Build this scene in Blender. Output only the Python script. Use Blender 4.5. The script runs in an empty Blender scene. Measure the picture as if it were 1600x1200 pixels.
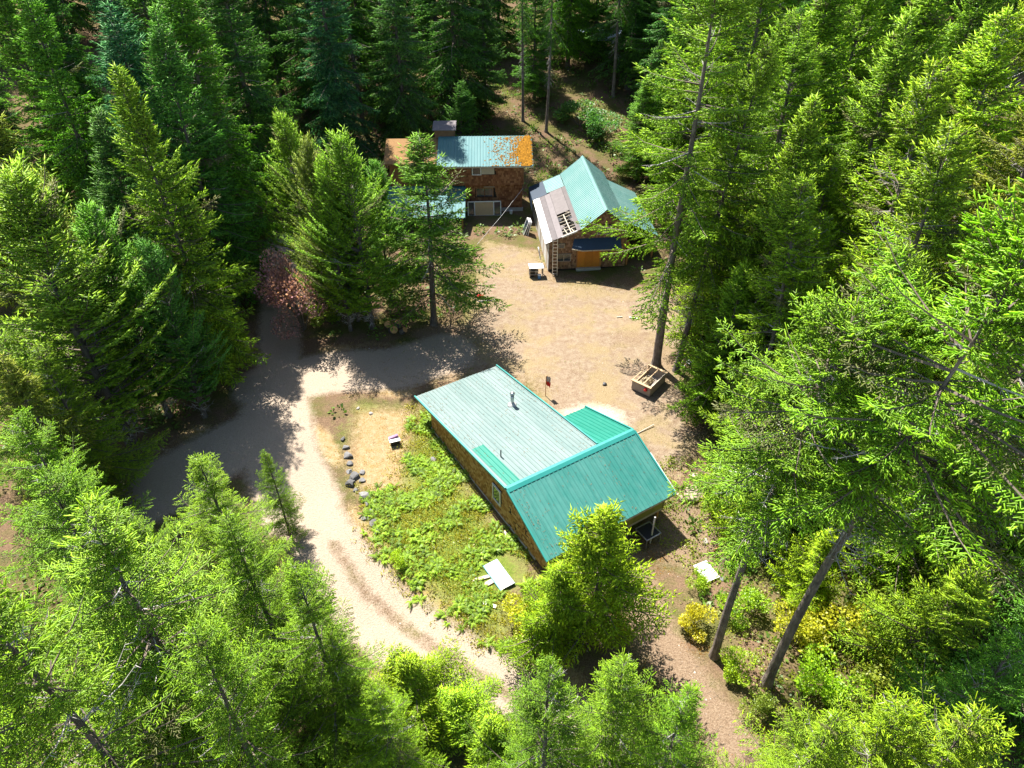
import bpy, math, random
import numpy as np
from mathutils import Vector, Matrix
R = math.radians
random.seed(7); rng = np.random.default_rng(7)
scene = bpy.context.scene
col = scene.collection

# ------------------------------------------------------------------ camera
cam_d = bpy.data.cameras.new('camera'); cam = bpy.data.objects.new('camera', cam_d); col.objects.link(cam)
cam.location = (0, 0, 34); cam.rotation_euler = (R(90 - 39), 0, 0)
cam_d.sensor_width = 36; cam_d.lens = 36 * 1109 / 1600; cam_d.clip_end = 2000; cam_d.clip_start = .5
scene.camera = cam
# ------------------------------------------------------------------ sky and sun
SUN_EL = 57; SUN_DIR = Vector((-.53, .848, 0)).normalized()      # horizontal direction towards the sun
w = bpy.data.worlds.new('World'); scene.world = w; w.use_nodes = True
nt = w.node_tree; bg = nt.nodes['Background']; sky = nt.nodes.new('ShaderNodeTexSky')
sky.sky_type = 'NISHITA'; sky.sun_disc = False; sky.sun_elevation = R(SUN_EL)
sky.sun_rotation = math.atan2(SUN_DIR.x, SUN_DIR.y)
nt.links.new(sky.outputs[0], bg.inputs[0]); bg.inputs[1].default_value = .075
sd = bpy.data.lights.new('sun', 'SUN'); so = bpy.data.objects.new('sun', sd); col.objects.link(so)
sd.energy = 5.0; sd.angle = R(.5); sd.color = (1, .965, .905)
tosun = SUN_DIR * math.cos(R(SUN_EL)) + Vector((0, 0, math.sin(R(SUN_EL))))
so.rotation_euler = tosun.to_track_quat('Z', 'Y').to_euler()
scene.view_settings.view_transform = 'Standard'; scene.view_settings.look = 'None'
scene.view_settings.exposure = 1.68; scene.view_settings.gamma = 1
scene.render.engine = 'CYCLES'
cy = scene.cycles; cy.max_bounces = 4; cy.diffuse_bounces = 3; cy.glossy_bounces = 2; cy.transmission_bounces = 2
cy.transparent_max_bounces = 4; cy.caustics_reflective = False; cy.caustics_refractive = False
cy.use_denoising = True; cy.use_adaptive_sampling = False

# ------------------------------------------------------------------ helpers
def tag(o, label=None, cat=None, group=None, kind=None):
    if label: o['label'] = label
    if cat: o['category'] = cat
    if group: o['group'] = group
    if kind: o['kind'] = kind
    return o
def empty(name, loc, rz=0, label=None, cat=None, group=None):
    o = bpy.data.objects.new(name, None); col.objects.link(o); o.location = loc; o.rotation_euler = (0, 0, rz)
    o.empty_display_size = .2
    return tag(o, label, cat, group)
def link(name, me, mat=None, parent=None):
    o = bpy.data.objects.new(name, me); col.objects.link(o)
    if mat: me.materials.clear(); me.materials.append(mat)
    if parent: o.parent = parent
    return o
class MB:
    def __init__(s): s.v = []; s.f = []; s.c = []
    def add(s, vs, fs, c=None):
        n = len(s.v); s.v += [tuple(v) for v in vs]; s.f += [tuple(i + n for i in f) for f in fs]
        s.c += [c if c is not None else random.random()] * len(vs); return s
    def hexa(s, p, c=None):        # 8 points: bottom 4 ccw, top 4 ccw
        return s.add(p, [(3, 2, 1, 0), (4, 5, 6, 7), (0, 1, 5, 4), (1, 2, 6, 5), (2, 3, 7, 6), (3, 0, 4, 7)], c)
    def box(s, x0, y0, z0, x1, y1, z1, c=None):
        return s.hexa([(x0, y0, z0), (x1, y0, z0), (x1, y1, z0), (x0, y1, z0), (x0, y0, z1), (x1, y0, z1), (x1, y1, z1), (x0, y1, z1)], c)
    def bar(s, a, b, wd, ht=None, c=None, upv=(0, 0, 1)):
        a = Vector(a); b = Vector(b); ht = ht or wd; d = (b - a).normalized(); u = Vector(upv)
        if abs(d.dot(u)) > .95: u = Vector((0, 1, 0))
        x = d.cross(u).normalized() * wd / 2; y = x.cross(d).normalized() * ht / 2
        return s.hexa([a - x - y, a + x - y, b + x - y, b - x - y, a - x + y, a + x + y, b + x + y, b - x + y], c)
    def prism(s, pts, off, c=None):
        off = Vector(off); n = len(pts); P = [Vector(p) for p in pts]
        fs = [tuple(range(n - 1, -1, -1)), tuple(range(n, 2 * n))] + [(i, (i + 1) % n, n + (i + 1) % n, n + i) for i in range(n)]
        return s.add(P + [p + off for p in P], fs, c)
    def tube(s, path, rad, n=8, cap=True, c=None):
        vs = []; fs = []; m = len(path); path = [Vector(p) for p in path]
        rad = rad if hasattr(rad, '__len__') else [rad] * m
        for i, p in enumerate(path):
            d = (path[min(i + 1, m - 1)] - path[max(i - 1, 0)]).normalized()
            u = Vector((1, 0, 0)) if abs(d.x) < .9 else Vector((0, 1, 0))
            x = d.cross(u).normalized(); y = d.cross(x)
            vs += [p + (x * math.cos(k * 2 * math.pi / n) + y * math.sin(k * 2 * math.pi / n)) * rad[i] for k in range(n)]
        for i in range(m - 1):
            fs += [(i * n + k, i * n + (k + 1) % n, (i + 1) * n + (k + 1) % n, (i + 1) * n + k) for k in range(n)]
        if cap: fs += [tuple(range(n)), tuple((m - 1) * n + k for k in range(n - 1, -1, -1))]
        return s.add(vs, fs, c)
    def build(s, name, mat, parent=None, smooth=False):
        me = bpy.data.meshes.new(name); me.from_pydata(s.v, [], s.f)
        a = me.attributes.new('tint', 'FLOAT_COLOR', 'POINT')
        a.data.foreach_set('color', np.array([(c, c, c, 1) for c in s.c], dtype=np.float32).ravel())
        import bmesh
        bm = bmesh.new(); bm.from_mesh(me); bmesh.ops.recalc_face_normals(bm, faces=bm.faces); bm.to_mesh(me); bm.free()
        if smooth: me.polygons.foreach_set('use_smooth', [True] * len(me.polygons))
        return link(name, me, mat, parent)
def np_mesh(name, V, F, tint=None):
    me = bpy.data.meshes.new(name); V = np.asarray(V, np.float32); F = np.asarray(F, np.int32); k = F.shape[1]
    me.vertices.add(len(V)); me.vertices.foreach_set('co', V.ravel())
    me.loops.add(F.size); me.loops.foreach_set('vertex_index', F.ravel())
    me.polygons.add(len(F)); me.polygons.foreach_set('loop_start', np.arange(0, F.size, k, dtype=np.int32))
    me.update(calc_edges=True)
    if tint is not None:
        a = me.attributes.new('tint', 'FLOAT_COLOR', 'POINT')
        a.data.foreach_set('color', np.concatenate([tint, np.ones((len(tint), 1))], 1).astype(np.float32).ravel())
    return me
def copy_tree(o, parent=None):
    c = o.copy(); col.objects.link(c); c.parent = parent
    for ch in list(o.children): copy_tree(ch, c)
    return c

# ------------------------------------------------------------------ materials
class NT:
    def __init__(s, name):
        s.m = bpy.data.materials.new(name); s.m.use_nodes = True; s.t = s.m.node_tree; s.n = s.t.nodes
        s.b = s.n['Principled BSDF']; s.out = s.n['Material Output']
    def node(s, ty, **kw):
        n = s.n.new(ty)
        for k, v in kw.items(): setattr(n, k, v)
        return n
    def l(s, a, b): s.t.links.new(a, b)
    def noise(s, scale, detail=4, rough=.6, vec=None, dist=0):
        n = s.node('ShaderNodeTexNoise'); n.inputs['Scale'].default_value = scale; n.inputs['Detail'].default_value = detail
        n.inputs['Roughness'].default_value = rough; n.inputs['Distortion'].default_value = dist
        if vec: s.l(vec, n.inputs['Vector'])
        return n.outputs['Fac']
    def coord(s, kind='Object'): return s.node('ShaderNodeTexCoord').outputs[kind]
    def geo(s): return s.node('ShaderNodeNewGeometry').outputs['Position']
    def mapv(s, vec, scale=(1, 1, 1)):
        m = s.node('ShaderNodeMapping'); m.inputs['Scale'].default_value = scale; s.l(vec, m.inputs['Vector']); return m.outputs[0]
    def ramp(s, fac, stops, interp='LINEAR'):
        r = s.node('ShaderNodeValToRGB'); r.color_ramp.interpolation = interp; e = r.color_ramp.elements
        while len(e) < len(stops): e.new(.5)
        for i, (p, c) in enumerate(stops):
            e[i].position = p; e[i].color = (c if hasattr(c, '__len__') else (c, c, c)) + (1,) if hasattr(c, '__len__') else (c, c, c, 1)
        s.l(fac, r.inputs[0]); return r.outputs[0]
    def mix(s, fac, a, b, mode='MIX'):
        m = s.node('ShaderNodeMix', data_type='RGBA', blend_type=mode)
        for sock, v in ((m.inputs[0], fac), (m.inputs[6], a), (m.inputs[7], b)):
            if hasattr(v, 'links'): s.l(v, sock)
            elif hasattr(v, '__len__'): sock.default_value = tuple(v) + (1,)
            else: sock.default_value = v
        return m.outputs[2]
    def math(s, op, a, b=0, clamp=False):
        m = s.node('ShaderNodeMath', operation=op); m.use_clamp = clamp
        for sock, v in ((m.inputs[0], a), (m.inputs[1], b)):
            if hasattr(v, 'links'): s.l(v, sock)
            else: sock.default_value = v
        return m.outputs[0]
    def attr(s, name='tint'):
        a = s.node('ShaderNodeAttribute'); a.attribute_name = name; return a
    def sep(s, c):
        n = s.node('ShaderNodeSeparateColor'); s.l(c, n.inputs[0]); return n.outputs
    def bump(s, h, strength=.4, dist=.03):
        b = s.node('ShaderNodeBump'); b.inputs['Strength'].default_value = strength; b.inputs['Distance'].default_value = dist
        s.l(h, b.inputs['Height']); s.l(b.outputs[0], s.b.inputs['Normal'])
    def base(s, c):
        if hasattr(c, 'links'): s.l(c, s.b.inputs['Base Color'])
        else: s.b.inputs['Base Color'].default_value = tuple(c) + (1,)
    def set(s, rough=None, metal=None, spec=None):
        if rough is not None: s.b.inputs['Roughness'].default_value = rough
        if metal is not None: s.b.inputs['Metallic'].default_value = metal
        if spec is not None: s.b.inputs['Specular IOR Level'].default_value = spec
        return s

def simple(name, c, rough=.7, metal=0, spec=.4, var=.25, scale=6, bump=0):
    m = NT(name); o = m.coord()
    n = m.noise(scale, 5, .65, o); tn = m.sep(m.attr().outputs['Color'])[0]
    k = m.math('ADD', m.math('MULTIPLY', n, .6), m.math('MULTIPLY', tn, .4))
    lo = tuple(x * (1 - var) for x in c); hi = tuple(min(1, x * (1 + var)) for x in c)
    m.base(m.ramp(k, [(.25, lo), (.75, hi)])); m.set(rough, metal, spec)
    if bump: m.bump(m.noise(scale * 5, 4, .6, o), bump, .02)
    return m.m
def foliage(name, transl=.46, spec=.25, tipmix=.8):
    m = NT(name); a = m.sep(m.attr().outputs['Color']); oi = m.node('ShaderNodeObjectInfo')
    k = m.math('ADD', m.math('MULTIPLY', a[0], 1.0), .5)           # leaf to leaf variation
    c = m.mix(1, oi.outputs['Color'], k, 'MULTIPLY')
    c = m.mix(m.math('MULTIPLY', a[1], tipmix), c, m.mix(1, c, (1.75, 1.45, .75), 'MULTIPLY'))   # this year's growth
    c = m.mix(m.math('MULTIPLY', a[2], .8), c, (.16, .13, .07))                                # dry needles
    d = m.node('ShaderNodeBsdfDiffuse'); m.l(c, d.inputs[0]); gl = m.node('ShaderNodeBsdfGlossy'); gl.inputs['Roughness'].default_value = .45; gl.inputs[0].default_value = (.9, .95, .85, 1)
    t = m.node('ShaderNodeBsdfTranslucent'); m.l(m.mix(1, c, (1.2, 1.25, .65), 'MULTIPLY'), t.inputs[0])
    x = m.node('ShaderNodeMixShader'); x.inputs[0].default_value = transl; y = m.node('ShaderNodeMixShader'); y.inputs[0].default_value = spec * .09
    m.l(d.outputs[0], x.inputs[1]); m.l(t.outputs[0], x.inputs[2]); m.l(x.outputs[0], y.inputs[1]); m.l(gl.outputs[0], y.inputs[2]); m.l(y.outputs[0], m.out.inputs[0])
    return m.m
def bark(name, c1, c2):
    m = NT(name); o = m.coord(); v = m.mapv(o, (1, 1, .22)); n = m.noise(9, 6, .7, v, .5)
    l = m.noise(1.3, 3, .6, o)
    c = m.mix(m.ramp(l, [(.5, 0.), (.7, .7)]), m.ramp(n, [(.3, c1), (.7, c2)]), tuple(x * 1.5 for x in c2))
    m.base(c); m.set(.9, 0, .2); m.bump(n, 1, .08); return m.m
M = {}
M['needles'] = foliage('needles')
M['leaves'] = foliage('leaves', .48, .3, .7)
M['bark'] = bark('bark', (.055, .045, .04), (.19, .16, .135))
M['bark_pale'] = bark('bark_pale', (.085, .066, .054), (.25, .205, .17))
M['twig'] = simple('twig', (.14, .11, .085), .9, 0, .2)
M['deadwood'] = simple('deadwood', (.36, .33, .30), .9, 0, .2, .4)
M['drytwig'] = simple('drytwig', (.30, .23, .17), .9, 0, .2, .4)
def ground_mat():
    m = NT('forest_ground'); p = m.geo(); A = m.sep(m.attr('mask_a').outputs['Color']); B = m.sep(m.attr('mask_b').outputs['Color'])
    n1 = m.noise(.35, 4, .62, p); n2 = m.noise(2.2, 4, .68, p); n3 = m.noise(11, 3, .7, p); n4 = m.noise(45, 2, .7, p)
    br = m.math('ADD', m.math('MULTIPLY', m.math('SUBTRACT', n2, .5), 1.1), m.math('MULTIPLY', m.math('SUBTRACT', n3, .5), .9))
    def mask(s, gain=3.2, k=1.0):
        t = m.math('ADD', s, m.math('MULTIPLY', br, .42 * k)); return m.math('ADD', m.math('MULTIPLY', m.math('SUBTRACT', t, .5), gain), .5, True)
    fine = m.math('ADD', m.math('MULTIPLY', n3, .55), m.math('MULTIPLY', n4, .45))
    duff = m.mix(m.ramp(n1, [(.42, 0.), (.6, 1.)]), m.ramp(fine, [(.3, (.055, .035, .022)), (.55, (.16, .105, .065)), (.72, (.30, .20, .12))]),
                 m.ramp(fine, [(.3, (.04, .045, .015)), (.55, (.10, .10, .03)), (.75, (.20, .17, .06))]))
    road = m.mix(n1, m.ramp(fine, [(.28, (0.187, 0.142, 0.101)), (.5, (0.299, 0.233, 0.171)), (.75, (0.383, 0.312, 0.240))]),
                 m.ramp(fine, [(.28, (0.236, 0.184, 0.131)), (.5, (0.327, 0.260, 0.198)), (.75, (0.403, 0.334, 0.265))]))
    yd1 = m.mix(m.ramp(n2, [(.35, 0.), (.65, 1.)]), m.ramp(fine, [(.25, (0.088, 0.057, 0.037)), (.5, (0.189, 0.131, 0.087)), (.75, (0.283, 0.216, 0.151))]),
                m.ramp(fine, [(.25, (0.149, 0.104, 0.068)), (.5, (0.248, 0.192, 0.132)), (.75, (0.324, 0.267, 0.194))]))
    yard = m.mix(m.ramp(n1, [(.46, 0.), (.60, .8)]), yd1, m.ramp(fine, [(.25, (0.122, 0.083, 0.040)), (.5, (0.236, 0.177, 0.094)), (.75, (0.324, 0.265, 0.155))]))
    litter = m.ramp(fine, [(.3, (0.068, 0.042, 0.026)), (.5, (0.189, 0.130, 0.084)), (.75, (0.318, 0.252, 0.177))])
    dry = m.mix(m.ramp(n2, [(.35, 0.), (.65, 1.)]), m.ramp(fine, [(.3, (0.154, 0.092, 0.039)), (.55, (0.278, 0.185, 0.077)), (.75, (0.386, 0.294, 0.154))]),
                m.ramp(fine, [(.3, (0.216, 0.154, 0.085)), (.55, (0.324, 0.247, 0.146)), (.75, (0.401, 0.332, 0.223))]))
    green = m.ramp(fine, [(.3, (.05, .075, .012)), (.55, (.13, .17, .03)), (.75, (.25, .25, .06))])
    pale = m.ramp(fine, [(.3, (0.304, 0.251, 0.190)), (.6, (0.455, 0.394, 0.319))])
    c = m.mix(mask(B[0]), duff, dry); c = m.mix(mask(B[1], 2.5, 1.3), c, green); c = m.mix(mask(A[2]), c, litter)
    c = m.mix(mask(A[1], 2.4), c, yard); c = m.mix(mask(A[0], 2.6), c, road); c = m.mix(mask(B[2], 2.2), c, pale)
    d = m.node('ShaderNodeBsdfDiffuse'); m.l(c, d.inputs[0]); bp = m.node('ShaderNodeBump'); bp.inputs['Strength'].default_value = .9; bp.inputs['Distance'].default_value = .08
    m.l(m.noise(11, 2, .75, p), bp.inputs['Height']); m.l(bp.outputs[0], d.inputs['Normal']); m.l(d.outputs[0], m.out.inputs[0]); return m.m
M['ground'] = ground_mat()
def roof_mat(name, c, fade, rough, spec=.5, fadeamt=.5):
    m = NT(name); o = m.coord(); v = m.mapv(o, (1, .25, 1)); n = m.noise(.9, 5, .6, v); n2 = m.noise(7, 4, .6, m.mapv(o, (1, .15, 1)))
    f = m.math('ADD', m.math('MULTIPLY', n, .7), m.math('MULTIPLY', n2, .3)); tn = m.sep(m.attr().outputs['Color'])[0]
    f = m.math('ADD', f, m.math('MULTIPLY', m.math('SUBTRACT', tn, .5), .12))
    cc = m.mix(m.math('MULTIPLY', m.ramp(f, [(.38, 0.), (.62, 1.)]), fadeamt), c, fade)
    m.base(cc); m.set(rough, 0, spec); m.l(m.math('ADD', m.math('MULTIPLY', n2, .25), rough - .12), m.b.inputs['Roughness'])
    m.bump(n, .15, .02); return m.m
M['roof_pale'] = roof_mat('roof_faded_sheen_green', (.105, .158, .146), (.155, .20, .187), .54, .3, .8)  # same green paint, weathered, with sky and sun sheen mixed into the colour
M['roof_green'] = roof_mat('roof_sea_green', (.022, .15, .125), (.08, .22, .19), .48, .4)
M['roof_dark'] = roof_mat('roof_new_low_sheen_green', (.004, .14, .095), (.008, .17, .12), .48, .4)  # new patch panel; back slope's same paint, its weaker reflection put in the colour
M['trim'] = roof_mat('trim_teal', (.012, .18, .155), (.03, .23, .20), .45, .5)
M['roof_cabin'] = roof_mat('roof_shaded_teal', (.05, .15, .155), (.10, .20, .195), .6, .25)  # barn's teal darkened, the shade on the cabin roofs put in the colour
M['roof_teal'] = roof_mat('roof_teal', (.11, .23, .21), (.18, .28, .26), .5, .35)
def shingle_mat(name, a, b, c):
    m = NT(name); t = m.sep(m.attr().outputs['Color'])[0]; o = m.coord(); n = m.noise(2.2, 5, .65, o); n2 = m.noise(30, 3, .6, m.mapv(o, (1, 1, .2)))
    k = m.math('ADD', m.math('MULTIPLY', t, .5), m.math('ADD', m.math('MULTIPLY', n, .35), m.math('MULTIPLY', n2, .15)))
    m.base(m.ramp(k, [(.2, a), (.5, b), (.8, c)])); m.set(.85, 0, .2); m.bump(n2, .4, .01); return m.m
M['shingle'] = shingle_mat('cedar_shingle', (.19, .085, .022), (.38, .20, .055), (.52, .33, .13))
M['shingle_old'] = shingle_mat('old_cedar_shingle', (.11, .06, .035), (.24, .135, .075), (.36, .24, .15))
M['shingle_red'] = shingle_mat('red_cedar_shingle', (.12, .045, .02), (.23, .095, .042), (.34, .17, .08))
M['olive'] = simple('olive_board', (.20, .19, .045), .8, 0, .2, .2, 3)
M['dark'] = simple('dark_backing', (.03, .025, .02), .9, 0, .2)
M['concrete'] = simple('concrete', (.36, .34, .31), .9, 0, .2, .25, 3, .3)
M['white'] = simple('white_paint', (.62, .61, .59), .5, 0, .4, .06, 4)
M['white_worn'] = simple('white_worn', (.48, .465, .44), .7, 0, .3, .2, 5)
M['glass'] = simple('window_glass', (.03, .04, .05), .08, 0, .8, .2)
M['steel'] = simple('galvanised_steel', (.55, .56, .56), .32, .9, .5, .12)
M['alu'] = simple('aluminium', (.62, .62, .62), .4, .8, .5, .1)
M['black'] = simple('black_plastic', (.02, .02, .022), .5, 0, .4)
M['felt'] = simple('grey_roll_roofing', (.15, .132, .13), .95, 0, .15, .22, 2.5, .3)
M['felt2'] = simple('brown_grey_decking', (.145, .127, .122), .95, 0, .15, .25, 2, .3)
M['wood_new'] = simple('new_lumber', (.42, .29, .165), .75, 0, .3, .18, 5)
M['wood_pale'] = simple('pale_plank', (.38, .325, .25), .8, 0, .3, .18, 5)
M['wood_grey'] = simple('weathered_board', (.33, .28, .23), .9, 0, .2, .3, 4)
M['orange_ply'] = simple('orange_plywood', (.50, .20, .03), .7, 0, .3, .15, 3)
M['cedar_post'] = simple('cedar_post', (.40, .19, .07), .8, 0, .3, .2, 4)
M['tarp_blue'] = simple('blue_tarp_in_shade', (.012, .03, .055), .45, 0, .4, .25, 3)  # blue lowered so the colour itself holds the shade on the awning
M['tarp_white'] = simple('blue_white_tarp', (.50, .62, .82), .4, 0, .4, .3, 1)
M['stone'] = simple('grey_stone', (.15, .145, .14), .9, 0, .25, .4, 3, .5)
M['rock_brown'] = simple('brown_rock', (.33, .25, .19), .9, 0, .25, .3, 3, .5)
M['stone_pale'] = simple('pale_stone', (.34, .30, .26), .9, 0, .25, .3, 3, .3)
M['moss'] = simple('orange_moss', (.27, .125, .012), .95, 0, .1, .35, 8)
M['needle_litter'] = simple('needle_litter', (.20, .115, .05), .95, 0, .1, .4, 5)
M['red'] = simple('red_cloth', (.55, .035, .03), .7, 0, .3, .15)
M['blue'] = simple('blue_plastic', (.08, .22, .5), .4, 0, .4, .1)
M['logcut'] = simple('fresh_cut_wood', (.56, .30, .12), .8, 0, .2, .2)
M['tan'] = simple('tan_canvas', (.36, .29, .18), .9, 0, .2, .25)
M['purple'] = simple('mauve_plastic', (.25, .12, .22), .5, 0, .4)

# ------------------------------------------------------------------ terrain
ROAD = [([(-23.16, 64.54), (-20.68, 53.75), (-18.61, 45.23), (-17.35, 39.02)], 1.7), ([(-17.35, 39.02), (-15.75, 34.40), (-13.27, 29.85)], 2.5), ([(-13.27, 29.85), (-10.49, 25.92), (-7.67, 22.69), (-4.68, 20.20), (-1.93, 18.27), (0.93, 16.65), (3.85, 14.71)], 2.05),
        ([(-16.90, 37.63), (-20.30, 34.09), (-22.74, 31.47), (-25.10, 29.32)], 2.6), ([(-18.51, 41.99), (-13.95, 43.57), (-9.02, 43.98), (-5.67, 46.09)], 2.7)]
STRIP = [(-10.67, 26.85), (-8.05, 23.51), (-5.11, 21.13), (-2.29, 19.06), (0.00, 17.67), (1.86, 16.65)]
YARD = [(-2.58, 64.54), (2.21, 62.55), (3.68, 57.06), (11.62, 55.37), (16.23, 53.75), (16.04, 48.79), (13.45, 43.57), (12.59, 39.02), (12.62, 35.65), (10.49, 32.32), (8.19, 35.65), (2.66, 35.65), (1.95, 41.99), (-2.00, 43.98), (-7.79, 41.99), (-11.82, 42.77), (-9.34, 46.52), (-3.29, 50.70)]
PALE = (5.74, 37.97)
PATH = [(6.93, 25.92), (7.13, 23.31), (7.75, 20.56), (8.79, 18.10), (9.97, 15.58), (11.17, 13.32)]
BANK = [(-7.03, 39.38), (-5.91, 38.32), (-4.10, 34.09), (-1.39, 29.32), (1.64, 24.36), (0.00, 23.31), (0.00, 20.20), (-1.35, 20.56), (-3.86, 22.49), (-6.63, 25.02), (-8.57, 27.57), (-9.34, 30.92), (-7.37, 30.92), (-7.31, 33.79)]
DRY = [(-11.19, 39.02), (-7.00, 39.02), (-7.01, 35.02), (-6.62, 31.47), (-9.13, 30.38), (-10.96, 33.79)]
def seg_dist(P, pts):
    d = np.full(len(P), 1e9)
    for a, b in zip(pts[:-1], pts[1:]):
        a = np.array(a); b = np.array(b); ab = b - a; t = np.clip(((P - a) @ ab) / (ab @ ab), 0, 1)
        d = np.minimum(d, np.hypot(*(P - a - t[:, None] * ab).T))
    return d
def poly_sd(P, pts):
    d = seg_dist(P, pts + [pts[0]]); ins = np.zeros(len(P), bool)
    for (x0, y0), (x1, y1) in zip(pts, pts[1:] + pts[:1]):
        c = ((y0 > P[:, 1]) != (y1 > P[:, 1])) & (P[:, 0] < (x1 - x0) * (P[:, 1] - y0) / (y1 - y0 + 1e-9) + x0); ins ^= c
    return np.where(ins, -d, d)
sm = lambda d, w: np.clip(.5 - d / (2 * w), 0, 1)
def road_d(P):
    d = np.full(len(P), 1e9)
    for pts, hw in ROAD: d = np.minimum(d, seg_dist(P, pts) - hw)
    return d
_ph = rng.uniform(0, 6.28, (10, 2)); _fr = rng.uniform(.12, .9, 10); _an = rng.uniform(0, 6.28, 10)
def lump(P):
    z = np.zeros(len(P))
    for i in range(10):
        k = _fr[i]; z += .035 / k ** .6 * np.sin(k * (P[:, 0] * np.cos(_an[i]) + P[:, 1] * np.sin(_an[i])) + _ph[i, 0])
    return z
HOUSE_O = np.array((-4.83, 35.65)); HX = np.array([math.cos(R(32)), math.sin(R(32))]); HY = np.array([-HX[1], HX[0]])
def hz(P):
    P = np.atleast_2d(np.asarray(P, float)); y = P[:, 1]; x = P[:, 0]
    h = .16 * np.clip(y - 77, 0, 70) * np.clip((y - 77) / 8, 0, 1)
    flat = np.ones(len(P))
    lw = P - HOUSE_O; a = lw @ HX; b = lw @ HY
    flat = np.clip(np.maximum(np.maximum(-1 - a, a - 10), np.maximum(b - 3, -13.5 - b)) / 4, 0, 1)
    flat *= np.clip((np.hypot(x - 1, y - 67) - 10) / 5, 0, 1)
    h = h + lump(P) * (flat * .8 + .15)
    h += -.9 * np.exp(-(((a - 8) / 5.5) ** 2 + ((b + 15.5) / 4.5) ** 2))
    h += -.35 * sm(road_d(P), 1.0) * np.clip((36 - y) / 5, 0, 1)
    return h
def hz1(x, y): return float(hz([(x, y)])[0])
def axis(lo, hi, a, b, fine, coarse):
    l = list(np.arange(a, b, fine)); x = a; st = fine
    while x > lo: st = min(coarse, st * 1.25); x -= st; l.insert(0, x)
    x = l[-1]; st = fine
    while x < hi: st = min(coarse, st * 1.25); x += st; l.append(x)
    return np.array(l)
gx = axis(-900, 900, -26, 24, .25, 60); gy = axis(-300, 1500, 14, 78, .25, 60)
GX, GY = np.meshgrid(gx, gy); P2 = np.stack([GX.ravel(), GY.ravel()], 1)
Z = hz(P2); rd = road_d(P2); yd = poly_sd(P2, YARD); pd = seg_dist(P2, PATH) - 1.2; bd = poly_sd(P2, BANK); dd = poly_sd(P2, DRY)
mroad = np.maximum(sm(rd, .9), 0); strip = sm(seg_dist(P2, STRIP) - .42, .5); mroad = mroad * (1 - .75 * strip)
TRACKS = [[(-8.16, 45.23), (-3.21, 48.79), (1.63, 50.21), (5.35, 48.79), (8.16, 45.23)], [(-7.47, 43.57), (-2.88, 47.14), (1.60, 48.60), (4.70, 46.96), (6.69, 43.17)], [(-1.63, 50.21), (0.00, 55.93), (0.93, 60.64)], [(8.77, 50.70), (10.20, 45.23), (9.79, 39.02), (8.77, 35.02)]]
trk = np.max([sm(seg_dist(P2, t_) - .3, .5) for t_ in TRACKS], 0) * .3
blot = np.max([sm(np.hypot((P2[:, 0] - c_[0]) / rx, (P2[:, 1] - c_[1]) / ry) - 1, .6) * k_ for c_, rx, ry, k_ in (((9.77, 47.86), 2.4, 1.8, .75), ((12.24, 45.23), 2.2, 2.5, .7), ((5.20, 43.17), 2.0, 1.2, .45), ((9.00, 52.71), 2.6, 1.0, .4), ((-5.88, 48.79), 2.6, 1.6, .8), ((10.05, 37.63), 1.8, 2.0, .5))], 0)
mA = np.stack([mroad, np.maximum(sm(yd, 1.6), strip * .6), np.maximum(sm(pd, 1.2), sm(np.hypot(P2[:, 0] - 11, P2[:, 1] - 28) - 3, 2) * .8)], 1)
mA[:, 1] *= 1 - blot * .75; mA[:, 2] = np.maximum(mA[:, 2], blot)
edge = np.exp(-((rd - .6) / .9) ** 2) * np.clip(.35 + .3 * np.sin(P2[:, 0] * .7 + 2 * np.sin(P2[:, 1] * .5)) + .2 * np.sin(P2[:, 1] * 1.3 + P2[:, 0]), 0, .8)
mB = np.stack([np.maximum(np.maximum(np.maximum(sm(dd, 2.2), sm(bd, 1.2) * .7), edge), sm(np.abs(yd) - 1.2, 1.5) * .55),
               np.maximum(sm(bd, 1.5) * .78, np.exp(-((rd - 2.) / 1.6) ** 2) * np.clip(.3 * np.sin(P2[:, 0] * .9 + 1.5 * np.sin(P2[:, 1] * .6)) + .12, 0, .4)),
               np.maximum(sm(np.hypot((P2[:, 0] - PALE[0]) / 1.5, P2[:, 1] - PALE[1]) - 1.5, 1.1), trk)], 1)
nx, ny = len(gx), len(gy); idx = np.arange(nx * ny).reshape(ny, nx)
F = np.stack([idx[:-1, :-1], idx[:-1, 1:], idx[1:, 1:], idx[1:, :-1]], -1).reshape(-1, 4)
def fm(a): return a[F].mean(1)
isroad = fm(rd) < 0; isyard = (fm(yd) < 0) & ~isroad; ispath = (fm(pd) < 0) & ~isroad & ~isyard
V3 = np.column_stack([P2, Z])
for nm, sel, lab in (('ground', ~(isroad | isyard | ispath), 0), ('dirt_road', isroad, 0), ('yard', isyard, 0), ('footpath', ispath, 0)):
    f = F[sel]; u, inv = np.unique(f, return_inverse=True); me = np_mesh(nm, V3[u], inv.reshape(-1, 4))
    for an, mm in (('mask_a', mA), ('mask_b', mB)):
        a = me.attributes.new(an, 'FLOAT_COLOR', 'POINT'); a.data.foreach_set('color', np.column_stack([mm[u], np.ones(len(u))]).astype(np.float32).ravel())
    me.polygons.foreach_set('use_smooth', [True] * len(me.polygons))
    tag(link(nm, me, M['ground']), kind='structure')

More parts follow.
